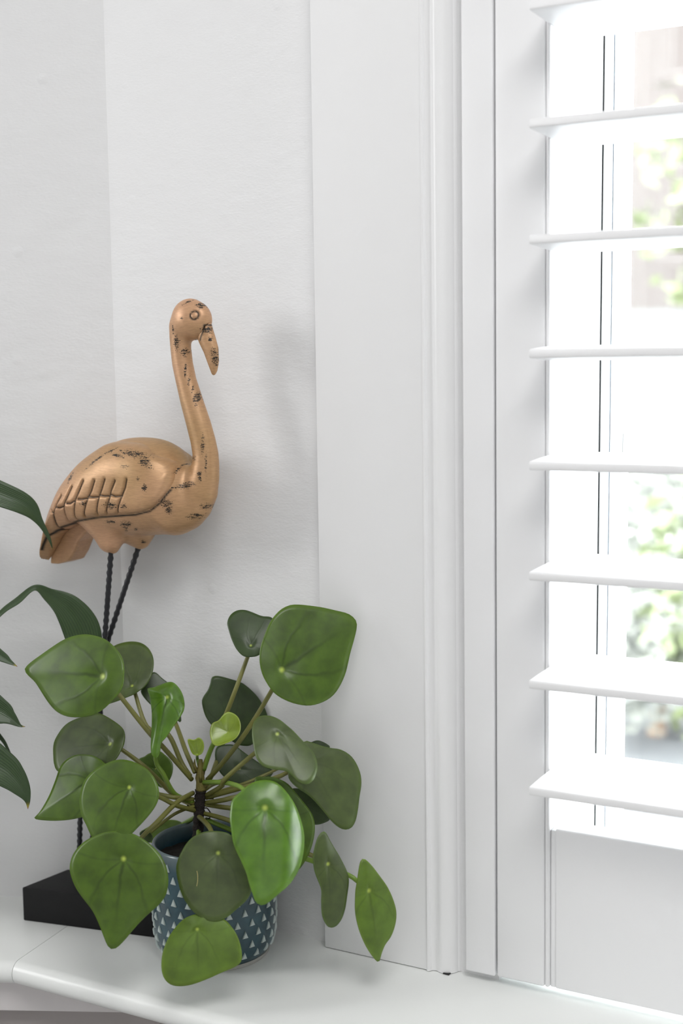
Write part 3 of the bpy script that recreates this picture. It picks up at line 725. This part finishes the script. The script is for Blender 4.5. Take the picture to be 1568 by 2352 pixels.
[-1115,3755],[-1135,3587],[-1038,3589],[-896,3628],[-825,3719],[-765,3834],[-668,3925],[-451,4030]],"groove":[[[150,4501],[129,4420],[87,4344],
[44,4255],[9,4173]],[[14,4485],[-37,4390],[-56,4326],[-91,4244],[-126,4161]],[[-107,4493],[-148,4398],[-183,4328],[-214,4232],[-238,4150]],
[[-231,4477],[-272,4380],[-318,4308],[-365,4210],[-402,4125]],[[-376,4469],[-424,4371],[-471,4285],[-504,4187],[-535,4089]],[[-527,4409],[-580,4310],
[-640,4216],[-667,4124],[-693,4032]],[[-680,4317],[-740,4235],[-801,4134],[-827,4047],[-854,3954]],[[94,4344],[16,4335],[-47,4352]],[[-47,4339],
[-111,4334],[-174,4341]],[[-183,4324],[-263,4318],[-317,4321]],[[-318,4308],[-394,4294],[-438,4294]],[[-472,4281],[-539,4249],[-594,4245]],
[[-640,4214],[-708,4196],[-764,4201]],[[-800,4140],[-822,4152],[-833,4164]]],"edge":[[542,4404],[464,4285],[366,4209],[193,4167],[-7,4148],
[-269,4120],[-586,4062],[-815,3989],[-968,3895],[-1057,3758]],"beakline":[[944,5891],[825,5902],[813,5840],
[777,5766]],"eye":[752,5989,36],"wear":[[193,4732,178,36,-8],[325,4659,97,45,-35],[17,4713,97,23,-10],[130,4615,65,19,0],[-100,4749,97,13,25],
[-249,4660,146,16,35],[-584,4485,65,32,60],[-41,4252,97,40,0],[116,4250,49,32,0],[-127,4083,81,23,0],[31,4067,97,36,10],[107,4016,49,13,20],
[-11,4010,49,16,40],[-17,3861,23,23,0],[502,4281,49,57,60],[640,4439,97,36,15],[519,4205,32,40,0],[828,4233,40,73,80],[705,4152,81,32,10],
[355,4429,32,39,0],[281,4511,23,23,0],[802,4822,23,97,0],[834,4639,13,129,0],[783,4500,19,32,0],[721,5232,16,97,0],[703,5247,19,65,0],
[642,5399,13,65,0],[608,5490,13,81,0],[678,5323,10,49,0],[532,5749,36,97,0],[594,5657,29,49,0],[507,5856,16,65,0],[700,5746,16,32,0],
[785,6089,40,57,0],[903,6041,40,32,0],[656,6108,65,16,30],[633,5966,23,16,0],[844,5849,57,45,0],[879,5773,19,29,0],[912,5653,36,45,0],
[919,5585,32,36,0],[918,5540,19,23,0],[685,4683,32,65,-60],[551,4588,13,49,0],[774,4549,32,32,0],[-374,4258,49,32,0],[-663,4577,32,81,30],
[536,4740,49,13,-45]],"leg1":[[-2208,13526,9841],[-2318,13636,8921],[-2636,14135,6335]],"leg2":[[-1951,13655,9841],[-2317,13797,8855],
[-2680,13936,7001],[-2746,14103,6335]],"base":[[-3261,13795,0],[-1778,13280,0],[-1698,13780,0],[-2894,14294,0]],"lob":[[-359,4032,177],
[-311,3887,135],[-282,3821,76],[-136,3973,183],[-107,3881,108],[-108,3851,75]],"n0":1.073,"u0":-0.84}}
FD = DATA['fl']
V4 = lambda q: Vector((q[0] * 1e-4, q[1] * 1e-4, q[2] * 1e-4))
base_pts = [V4(q) for q in FD['base']]
bc = sum(base_pts, Vector()) / 4
flam = empty('flamingo_figurine', (bc.x, bc.y, SZ), 'tall copper coloured carved flamingo on iron legs and black block', 'ornament')
prism('base', [(p.x, p.y) for p in base_pts], SZ, SZ + .0345, M['black'], flam, .0012, 2)
def rebar(s, a): return 1 + .13 * sin(2 * a + s * 900) + .05 * sin(s * 3100)
for key in ('leg1', 'leg2'):
    P = [V4(q) for q in FD[key]]
    pts = []
    for i in range(len(P) - 1):
        k = max(2, int((P[i + 1] - P[i]).length / .0016))
        pts += [P[i].lerp(P[i + 1], j / k) for j in range(k)]
    pts.append(P[-1])
    tube('leg', pts, .00255, M['iron'], flam, 10, rebar)

def smin(a, b, k):
    h = np.clip(.5 + .5 * (b - a) / k, 0, 1); return b + (a - b) * h - k * h * (1 - h)
def smax(a, b, k): return -smin(-a, -b, k)
def poly_sdf(P, X, Z):
    """Signed distance to a closed outline, negative inside."""
    P = np.array(P, float) * 1e-4; d = np.full(X.shape, 1e9); s = np.ones(X.shape)
    m = len(P)
    for i in range(m):
        a, b = P[i], P[(i - 1) % m]; e = b - a; wx, wz = X - a[0], Z - a[1]
        t = np.clip((wx * e[0] + wz * e[1]) / (e @ e + 1e-12), 0, 1)
        d = np.minimum(d, (wx - e[0] * t) ** 2 + (wz - e[1] * t) ** 2)
        c1 = Z >= a[1]; c2 = Z < b[1]; c3 = e[0] * wz > e[1] * wx
        s = np.where((c1 & c2 & c3) | (~c1 & ~c2 & ~c3), -s, s)
    return s * np.sqrt(d)
def line_dist(P, X, Z):
    P = np.array(P, float) * 1e-4; d = np.full(X.shape, 1e9)
    for a, b in zip(P[:-1], P[1:]):
        e = b - a; wx, wz = X - a[0], Z - a[1]; t = np.clip((wx * e[0] + wz * e[1]) / (e @ e + 1e-12), 0, 1)
        d = np.minimum(d, np.hypot(wx - e[0] * t, wz - e[1] * t))
    return d
def round_poly(P, k=4): return [(p.x, p.y) for p in catmull([(q[0], q[1], 0) for q in P], k, True)]
def chain(B, X, Y, Z, sy=1.0, y0=0.0, n=7):
    """Envelope of balls along a path (x, z, r), squeezed across by sy."""
    B = np.array(B, float) * 1e-4; Yv = (Y - y0) / sy
    d = np.full(np.broadcast(X, Y, Z).shape, 1e9)
    for i in range(len(B)):
        for j in range(n if i < len(B) - 1 else 1):
            q = B[i] + (B[min(i + 1, len(B) - 1)] - B[i]) * (j / n)
            d = np.minimum(d, np.sqrt((X - q[0]) ** 2 + (Z - q[1]) ** 2 + Yv ** 2) - q[2])
    return d
def inflate(d, Y, R, wm):
    """Pillow from a 2D signed distance d: half thickness wm, edges rounded over a band R."""
    t = np.clip(R + d, 0, None) / R
    return (np.sqrt(t * t + (Y / wm) ** 2) - 1) * min(R, wm)
def surface_net(F, org, h):
    s = F < 0
    c = np.zeros(tuple(np.array(F.shape) - 1), int); off = [(i, j, k) for i in (0, 1) for j in (0, 1) for k in (0, 1)]
    nx, ny, nz = F.shape
    sl = lambda A, o: A[o[0]:nx - 1 + o[0], o[1]:ny - 1 + o[1], o[2]:nz - 1 + o[2]]
    for o in off: c += sl(s, o)
    act = (c > 0) & (c < 8)
    idx = -np.ones(act.shape, int); ii = np.argwhere(act); idx[act] = np.arange(len(ii))
    acc = np.zeros((len(ii), 3)); cnt = np.zeros(len(ii))
    vals = {o: sl(F, o)[act] for o in off}
    for o in off:
        for ax in range(3):
            if o[ax]: continue
            q = list(o); q[ax] = 1; a, b = vals[o], vals[tuple(q)]
            m = (a < 0) != (b < 0); t = np.where(m, a / np.where(m, a - b, 1), 0)
            pos = np.tile(np.array(o, float), (len(ii), 1)); pos[:, ax] += t
            acc[m] += pos[m]; cnt[m] += 1
    V = np.array(org) + (ii + acc / cnt[:, None]) * h
    quads = []
    for ax in range(3):
        b1, b2 = (ax + 1) % 3, (ax + 2) % 3
        lo = [slice(1, -1)] * 3; lo[ax] = slice(0, -1); hi = list(lo); hi[ax] = slice(1, None)
        A, B = s[tuple(lo)], s[tuple(hi)]
        e = np.argwhere(A != B); 
        base = e.copy(); base[:, b1] += 1; base[:, b2] += 1
        flip = A[A != B]
        def g(d1, d2):
            q = base.copy(); q[:, b1] += d1; q[:, b2] += d2; return idx[q[:, 0], q[:, 1], q[:, 2]]
        Q = np.stack([g(-1, -1), g(0, -1), g(0, 0), g(-1, 0)], 1)
        Q[~flip] = Q[~flip][:, ::-1]; quads.append(Q)
    return V, np.concatenate(quads)
u0, n0 = FD['u0'], FD['n0']
def grid(x0, x1, y0, y1, z0, z1, h):
    X = np.arange(x0, x1, h)[:, None, None]; Y = np.arange(y0, y1, h)[None, :, None]; Z = np.arange(z0, z1, h)[None, None, :]
    return X, Y, Z, (x0, y0, z0)
groove_pts = FD['groove']
def groove_dist(X, Z):
    d = np.full(np.broadcast(X, Z).shape, 1e9)
    for g in groove_pts: d = np.minimum(d, line_dist(g, X, Z))
    return d
def paint(me, V, lines_w, extra=None, near_only=False):
    """Where the copper paint is rubbed through (wear) or lies in a chisel cut (cut)."""
    x, y, z = V[:, 0], V[:, 1], V[:, 2]
    wear = np.zeros(len(V))
    for px, pz, hl, hw, ang in FD['wear']:
        a = radians(ang); dx, dz = x - px * 1e-4, z - pz * 1e-4
        p = (dx * cos(a) + dz * sin(a)) / (hl * 1.18e-4); q = (-dx * sin(a) + dz * cos(a)) / (hw * 1.18e-4)
        wear = np.maximum(wear, np.exp(-.9 * (p * p + q * q) ** 1.3))
    wear = np.where(y > .012, wear * .5, wear)
    cut = np.zeros(len(V))
    for pts, w in lines_w:
        cut = np.maximum(cut, np.clip(1.25 - line_dist(pts, x, z) / w, 0, 1))
    if extra is not None: cut = np.maximum(cut, extra)
    for nm, arr in (('wear', wear), ('cut', cut)):
        at = me.attributes.new(nm, 'FLOAT', 'POINT'); at.data.foreach_set('value', arr.astype(np.float32))
def carve(name, F, org, h, parent, lines, extra=None, mirror=False):
    V, Q = surface_net(F, org, h)
    lo = V.copy()
    Wd = np.array(UV_)[None] * (V[:, :1] + u0) + np.array(NV_)[None] * (V[:, 1:2] + n0) + np.array([[0, 0, 1.]]) * (V[:, 2:] + SZ)
    Wd -= np.array(flam.location)[None]
    me = bpy.data.meshes.new(name)
    me.from_pydata(Wd.tolist(), [], Q.tolist()); me.update()
    paint(me, lo, lines, extra(lo) if extra else None)
    return link(name, me, M['copper'], parent)
allb = np.array([q[:3] for k in ('neck', 'head', 'lob') for q in FD[k]], float) * 1e-4
BX0, BX1 = min(q[0] for q in FD['tail']) * 1e-4 - .010, (allb[:, 0] + allb[:, 2]).max() + .012
BZ0, BZ1 = min(q[1] for q in FD['tail']) * 1e-4 - .010, (allb[:, 1] + allb[:, 2]).max() + .010
h = .00135
X, Y, Z, org = grid(BX0, BX1, -.060, .060, BZ0, BZ1, h)
X2, Z2 = X[:, 0, :], Z[:, 0, :]
tor = round_poly(FD['torso'])
dt = poly_sdf(tor, X2 + 0 * Z2, Z2 + 0 * X2)[:, None, :]
F = inflate(dt, Y, .036, .036)
neck = chain(FD['neck'], X, Y, Z, .86)
F = smin(F, neck, .010)
head = chain(FD['head'], X, Y, Z, .70)
F = smin(F, head, .005)
lob = FD['lob']
F = smin(F, chain(lob[:3], X, Y, Z, .80, -.010), .010)
F = smin(F, chain(lob[3:], X, Y, Z, .80, .011), .010)
tail2 = poly_sdf(FD['tail'], X2 + 0 * Z2, Z2 + 0 * X2)[:, None, :]
F = smin(F, smax(tail2, np.abs(Y - .009) - .013, .003), .004)
eye = np.array(FD['eye']) * 1e-4
er = np.hypot(X - eye[0], Z - eye[1]); ring = np.abs(er - eye[2]) 
F = F + .0014 * np.exp(-(ring / .0010) ** 2) * (np.abs(Y) > .004)
bl = line_dist(FD['beakline'], X2 + 0 * Z2, Z2 + 0 * X2)[:, None, :]
F = F + .0012 * np.exp(-(bl / .0011) ** 2)
def eye_paint(V):
    r = np.hypot(V[:, 0] - eye[0], V[:, 2] - eye[1])
    return np.clip(1.3 - np.abs(r - eye[2]) / .0010, 0, 1) * (np.abs(V[:, 1]) > .004)
body = carve('body', F, org, h, flam, [(FD['beakline'], .0009), (FD['edge'], .0012)], eye_paint)
# beak
h = .0009
kb = np.array(FD['beak'], float) * 1e-4
X, Y, Z, org = grid(kb[:, 0].min() - .014, kb[:, 0].max() + .014, -.022, .022, kb[:, 1].min() - .012, kb[:, 1].max() + .014, h)
F = chain(FD['beak'], X, Y, Z, .72)
F = np.maximum(F, -(chain(FD['head'], X, Y, Z, .70) + .0006))
carve('beak', F, org, h, flam, [(FD['beakline'], .0011)])
# folded wings, raised off the body, with chiselled feathers
h = .00105
kw = np.array(FD['wing'], float) * 1e-4
X, Y, Z, org = grid(kw[:, 0].min() - .008, kw[:, 0].max() + .008, -.060, -.003, kw[:, 1].min() - .008, kw[:, 1].max() + .008, h)
X2, Z2 = X[:, 0, :] + 0 * Z[:, 0, :], Z[:, 0, :] + 0 * X[:, 0, :]
wp = round_poly(FD['wing'], 3)
dw = poly_sdf(wp, X2, Z2); dt = poly_sdf(tor, X2, Z2); gd = groove_dist(X2, Z2)
sil = np.minimum(dt, smax(dw, dw, .001))
Fb = inflate(sil[:, None, :], Y, .036, .0365) - .0040
tipd = poly_sdf(FD['tip'], X2, Z2)[:, None, :]          # the drooping wing tip, thinning towards the tail
tx0, tx1 = FD['tipx'][0] * 1e-4, FD['tipx'][1] * 1e-4
ylim = .006 + .027 * np.clip((X - tx0) / (tx1 - tx0), 0, 1)
Ft = smax(tipd, -Y - ylim, .008)
Fw = smin(smax(Fb, dw[:, None, :] + .0012, .0055), Ft, .004) + .0024 * np.exp(-(gd[:, None, :] / .0011) ** 2)
Fw = np.maximum(Fw, Y + .0045)
carve('wing', Fw, org, h, flam, [(g, .00085) for g in groove_pts] + [(FD['edge'], .0011)])
wing_far = surface_net(np.maximum(smin(smax(Fb, dw[:, None, :] + .0012, .0055), Ft, .004), Y + .0045), org, h)
Vf, Qf = wing_far; Vf = Vf.copy(); Vf[:, 1] *= -1
me = bpy.data.meshes.new('wing')
Wd = np.array(UV_)[None] * (Vf[:, :1] + u0) + np.array(NV_)[None] * (Vf[:, 1:2] + n0) + np.array([[0, 0, 1.]]) * (Vf[:, 2:] + SZ) - np.array(flam.location)[None]
me.from_pydata(Wd.tolist(), [], Qf[:, ::-1].tolist()); me.update(); paint(me, Vf, [])
link('wing', me, M['copper'], flam)

# ------------------------------------------------------------------ coin plant in the teal pot
PC = Vector((-.1256, 1.3015, SZ))
pot_plant = empty('potted_coin_plant', PC, 'round leaved green coin plant in a teal pot with raised white triangles', 'plant')
prof_ = [(.043, .0), (.050, .0), (.0510, .0012), (.0512, .0040)]
body_ = [(.0505, .0042), (.0528, .0075), (.0556, .0140), (.0573, .0240), (.0580, .0400), (.0582, .0700), (.0580, .0960), (.0577, .1060), (.0572, .1082), (.0560, .1092), (.0546, .1085), (.0538, .1060), (.0532, .0900), (.0530, .0860)]
pot = lathe('pot', body_, M['glaze'], pot_plant, 96, PC)
foot = lathe('foot_ring', prof_ + [(.0470, .0046)], M['unglazed'], None, 64, PC); foot.parent = pot; foot.data.transform(Matrix.Translation(-PC)); foot['label'] = 'bare unglazed clay foot ring'
def pot_r(z):
    for (r0, z0), (r1, z1) in zip(body_[:8], body_[1:8]):
        if z0 <= z <= z1: return r0 + (r1 - r0) * (z - z0) / (z1 - z0)
    return .058
tv = []
for s, y in ((1.08, -.0006), (.95, .0011), (.58, .0016)):
    for x, z in ((-.0030, -.0032), (.0030, -.0032), (0, .0036)): tv.append((x * s, -y, z * s))
tf = [(6, 7, 8)]
for r_ in (0, 3):
    for i in range(3): tf.append((r_ + i, r_ + (i + 1) % 3, r_ + 3 + (i + 1) % 3, r_ + 3 + i))
tri0 = None
for row in range(9):
    z = .0135 + row * .0104
    for k in range(24):
        a = 2 * pi * (k + .5 * (row % 2)) / 24 + .06
        if tri0 is None:
            tri0 = pydata('raised_triangle', tv, tf, M['stud']); o = tri0
        else:
            o = tri0.copy(); COL.objects.link(o)
        o.parent = pot
        r = pot_r(z)
        o.location = (r * cos(a), r * sin(a), z)
        slope = math.atan2(pot_r(min(z + .003, .1)) - pot_r(z - .003), .006)
        o.rotation_euler = Matrix.Rotation(a + pi / 2, 3, 'Z').to_euler() if abs(slope) < .02 else (Matrix.Rotation(a + pi / 2, 3, 'Z') @ Matrix.Rotation(slope, 3, 'X')).to_euler()
sv, sf = [(0, 0, .0965)], []
for i in range(1, 9):
    for k in range(40):
        a = 2 * pi * k / 40; r = .0533 * i / 8; sv.append((r * cos(a), r * sin(a), .0965 - .004 * (i / 8) + random.uniform(-.0012, .0016)))
for k in range(40): sf.append((0, 1 + k, 1 + (k + 1) % 40))
for i in range(7):
    for k in range(40): sf.append((1 + i * 40 + k, 1 + (i + 1) * 40 + k, 1 + (i + 1) * 40 + (k + 1) % 40, 1 + i * 40 + (k + 1) % 40))
so = pydata('soil', sv, sf, M['soil'], pot_plant, None, True); so['kind'] = 'stuff'

stem_pts = [V4(q) for q in DATA['stem']]
low = stem_pts[0].copy(); low.z = SZ + .092
cs = catmull([low] + stem_pts[:5], 5)
tube('stem', cs, [.0052 + .0007 * sin(i * 2.1) for i in range(len(cs))], M['stem'], pot_plant, 12)
ct = catmull(stem_pts[4:], 5)
tube('stem_tip', ct, [.0050 - .0034 * (i / (len(ct) - 1)) for i in range(len(ct))], M['stemtop'], pot_plant, 12)['label'] = 'green brown growing tip of the stem'
for k in range(9):                                      # little bracts and hair roots on the stem
    p = stem_pts[1].lerp(stem_pts[4], random.random()); a = random.uniform(0, 2 * pi); d = Vector((cos(a), sin(a) * .6, .2))
    tube('hair_root', catmull([p, p + d * .008 + Vector((0, 0, random.uniform(-.003, .004))), p + d * .013 + Vector((0, 0, random.uniform(-.006, .006)))], 4), .0006, M['root'], pot_plant, 5)
for k in range(5):
    p = stem_pts[4].lerp(stem_pts[6], k / 5); a = k * 2.4; d = Vector((cos(a), sin(a), 0))
    tube('bract', [p + d * .003, p + d * .0055 + Vector((0, 0, .006)), p + d * .005 + Vector((0, 0, .012))], [.0018, .0016, .0003], M['stemtop'], pot_plant, 6)

NR, NA = 11, 72
def make_leaf(rec):
    P, ex, N, outl, mt, cup, pet, folds, lab = rec
    P = V4(P); ex = Vector(ex).normalized(); N = Vector(N).normalized(); ey = N.cross(ex)
    O = np.array(outl, float) * 1e-4
    sm = catmull([(a, b, 0) for a, b in O], 6, True)
    S_ = np.array([(p.x, p.y) for p in sm])
    # equal angles of arc length round the outline
    seg = np.linalg.norm(np.roll(S_, -1, 0) - S_, axis=1); cum = np.concatenate([[0], np.cumsum(seg)])
    tt = np.linspace(0, cum[-1], NA, endpoint=False)
    SS = np.vstack([S_, S_[:1]])
    ring = np.stack([np.interp(tt, cum, SS[:, 0]), np.interp(tt, cum, SS[:, 1])], 1)
    L = max(.004, float(np.linalg.norm(O, axis=1).max()))
    Rm = float(np.linalg.norm(ring, axis=1).mean())
    ang = np.arctan2(ring[:, 1], ring[:, 0])
    ph = random.uniform(0, 6)
    top, uvs, rim = [], [], []
    def disp(xy, rho, th):
        z = -cup * .28 * Rm * rho ** 2 * (1 + .12 * np.sin(2 * th + ph))
        z += .012 * Rm * np.sin(5 * th + ph) * rho ** 3 - .05 * Rm * np.exp(-(rho / .16) ** 2)
        for fx, fy, off, am in folds:
            s = xy[:, 0] * fx + xy[:, 1] * fy - off * Rm
            z = z - am * np.where(s > 0, s * s / (s + .35 * Rm), 0)
        return z
    rhos = np.linspace(0, 1, NR + 1)[1:] ** .92
    verts2 = [np.zeros((1, 2))] + [ring * r for r in rhos]
    XY = np.concatenate(verts2); RHO = np.concatenate([[0]] + [np.full(NA, r) for r in rhos]); TH = np.concatenate([[0]] + [ang] * NR)
    Zd = disp(XY, RHO, TH) - disp(np.zeros((1, 2)), np.zeros(1), np.zeros(1))[0]
    # keep the outline's mean in its own plane so the leaf's size is kept
    wv = [ex * float(x) + ey * float(y) + N * float(z) for (x, y), z in zip(XY, Zd)]
    th_ = .0009
    nv = len(wv)
    v = wv + [p - N * th_ for p in wv]
    f = []
    for k in range(NA): f.append((0, 1 + k, 1 + (k + 1) % NA))
    for i in range(NR - 1):
        a, b = 1 + i * NA, 1 + (i + 1) * NA
        for k in range(NA): f.append((a + k, b + k, b + (k + 1) % NA, a + (k + 1) % NA))
    f += [tuple(nv + q for q in face)[::-1] for face in f]
    e = 1 + (NR - 1) * NA
    for k in range(NA): f.append((e + k, nv + e + k, nv + e + (k + 1) % NA, e + (k + 1) % NA))
    off = P - PC
    me = bpy.data.meshes.new('leaf')
    me.from_pydata([tuple(p) for p in v], [], f); me.update()
    uvl = me.uv_layers.new(name='UVMap')
    U2 = np.vstack([XY, XY]) / L + 1.0
    li = np.zeros(len(me.loops), int); me.loops.foreach_get('vertex_index', li)
    uvl.data.foreach_set('uv', U2[li].astype(np.float32).ravel())
    at = me.attributes.new('rim', 'FLOAT', 'POINT'); at.data.foreach_set('value', np.concatenate([RHO, RHO]).astype(np.float32))
    o = link('leaf', me, LM[mt], pot_plant, off)
    if lab: o['label'] = lab
    if lab.startswith('round leaf'):                    # dry scratch on the blade
        sc = []
        for q in DATA['scar']:
            k = int(np.argmin(np.abs(XY - np.array(q) * 1e-4).sum(1)))
            sc.append(ex * (q[0] * 1e-4) + ey * (q[1] * 1e-4) + N * (float(Zd[k]) + .0001))
        sco = tube('scar', catmull(sc, 5), .00035, M['scar'], None, 5); sco.parent = o
    pp = [V4(q) - P for q in pet]
    pp[0] = -N * (.05 * Rm + .001)
    cp = catmull(pp, 6)
    green = mt in ('glossy', 'light', 'young')
    rr = [(.0018 if Rm > .012 else .0011) * (1.15 - .15 * abs(2 * i / len(cp) - 1)) + .0005 * (i / len(cp)) for i in range(len(cp))]
    t = tube('leaf_stalk', cp, rr, M['petiole_green'] if green else M['petiole'], None, 8)
    t.parent = o
    return o
for rec in DATA['leaf']: make_leaf(rec)

# ------------------------------------------------------------------ strap-leaved plant at the left edge
LC = Vector((-.585, 1.378, SZ))
lily = empty('peace_lily', LC, 'dark green plant with long pointed leaves reaching in from the left edge', 'plant')
lathe('pot', [(.042, 0), (.044, .001), (.060, .105), (.062, .110), (.059, .110), (.056, .100), (.055, .085)], M['graypot'], lily, 48, LC)
sl = lathe('soil', [(.0, .086), (.030, .088), (.0558, .086), (.0556, .082)], M['soil'], lily, 32, LC); sl['kind'] = 'stuff'
NW = 8
def strap_leaf(pts, ws, dry):
    c = catmull(pts, 8)
    wl_ = [p.x for p in catmull([(w, 0, 0) for w in ws], 8)]
    v, uvv, dr = [], [], []
    m = len(c)
    for i, p in enumerate(c):
        t = (c[min(i + 1, m - 1)] - c[max(i - 1, 0)]).normalized()
        view = (p - Vector((0, 0, .56 + SZ))).normalized()
        across = Vector((.05, -.94, .30)).normalized().cross(t).normalized()     # the blades face into the room
        nrm = t.cross(across).normalized()
        if nrm.y > 0: nrm = -nrm
        s_ = i / (m - 1)
        for k in range(NW + 1):
            b = 2 * k / NW - 1
            wd = max(wl_[i], .0002)
            v.append(p + across * (b * wd) + nrm * (.30 * wd * (abs(b) - .5) + .04 * wd * sin(9 * s_ + 2 * b)))
            uvv.append((s_ * 3, b)); dr.append(max(0, (s_ - (.86 if dry else .955)) / (.14 if dry else .045)) * (1.0 if dry or len(pts) > 7 else .6))
    nv = len(v)
    f = [(i * (NW + 1) + k, i * (NW + 1) + k + 1, (i + 1) * (NW + 1) + k + 1, (i + 1) * (NW + 1) + k) for i in range(m - 1) for k in range(NW)]
    me = bpy.data.meshes.new('leaf'); me.from_pydata([tuple(p - LC) for p in v], [], f); me.update()
    uvl = me.uv_layers.new(name='UVMap'); li = np.zeros(len(me.loops), int); me.loops.foreach_get('vertex_index', li)
    uvl.data.foreach_set('uv', np.array(uvv, np.float32)[li].ravel())
    at = me.attributes.new('dry', 'FLOAT', 'POINT'); at.data.foreach_set('value', np.array(dr, np.float32))
    o = link('leaf', me, M['lily'], lily)
    md = o.modifiers.new('thickness', 'SOLIDIFY'); md.thickness = .0006
    root = LC + Vector((random.uniform(-.02, .02), random.uniform(-.015, .015), .08))
    midp = root.lerp(c[0], .55) + Vector((-.02, 0, .06))
    st = tube('leaf_stalk', [q - LC for q in catmull([root, midp, c[0], c[1]], 6)], .0022, M['petiole_green'], None, 6)
    st.parent = o
for pts, ws, dry in DATA['lily']:
    strap_leaf([V4(q) for q in pts], [w * 1e-4 for w in ws], dry)
# unseen rest of the plant, leaves added to shade the lower left wall
for k in range(16):
    a = radians(150 + k * 57 % 200) if k % 4 else radians(20 + 12 * k)
    L_ = random.uniform(.24, .38); out_ = random.uniform(.10, .19) * (1 if cos(a) < 0 else .75); 
    dx, dy = cos(a) * out_, min(sin(a), .25) * out_ * (.30 if sin(a) > 0 else .8)
    p0 = LC + Vector((dx * .25, dy * .25, .20 + .04 * (k % 3)))
    p3 = LC + Vector((dx * 1.1, dy, L_ * .75 + .02))
    p2_ = LC + Vector((dx * .8, dy * .75, L_ + .05)); p1 = LC + Vector((dx * .5, dy * .5, L_ * .85 + .02))
    w = random.uniform(.018, .026)
    strap_leaf([p0, p1, p2_, p3, p3 + Vector((dx * .15, dy * .1, -.035))], [.003, w * .8, w, w * .55, .0006], 0)
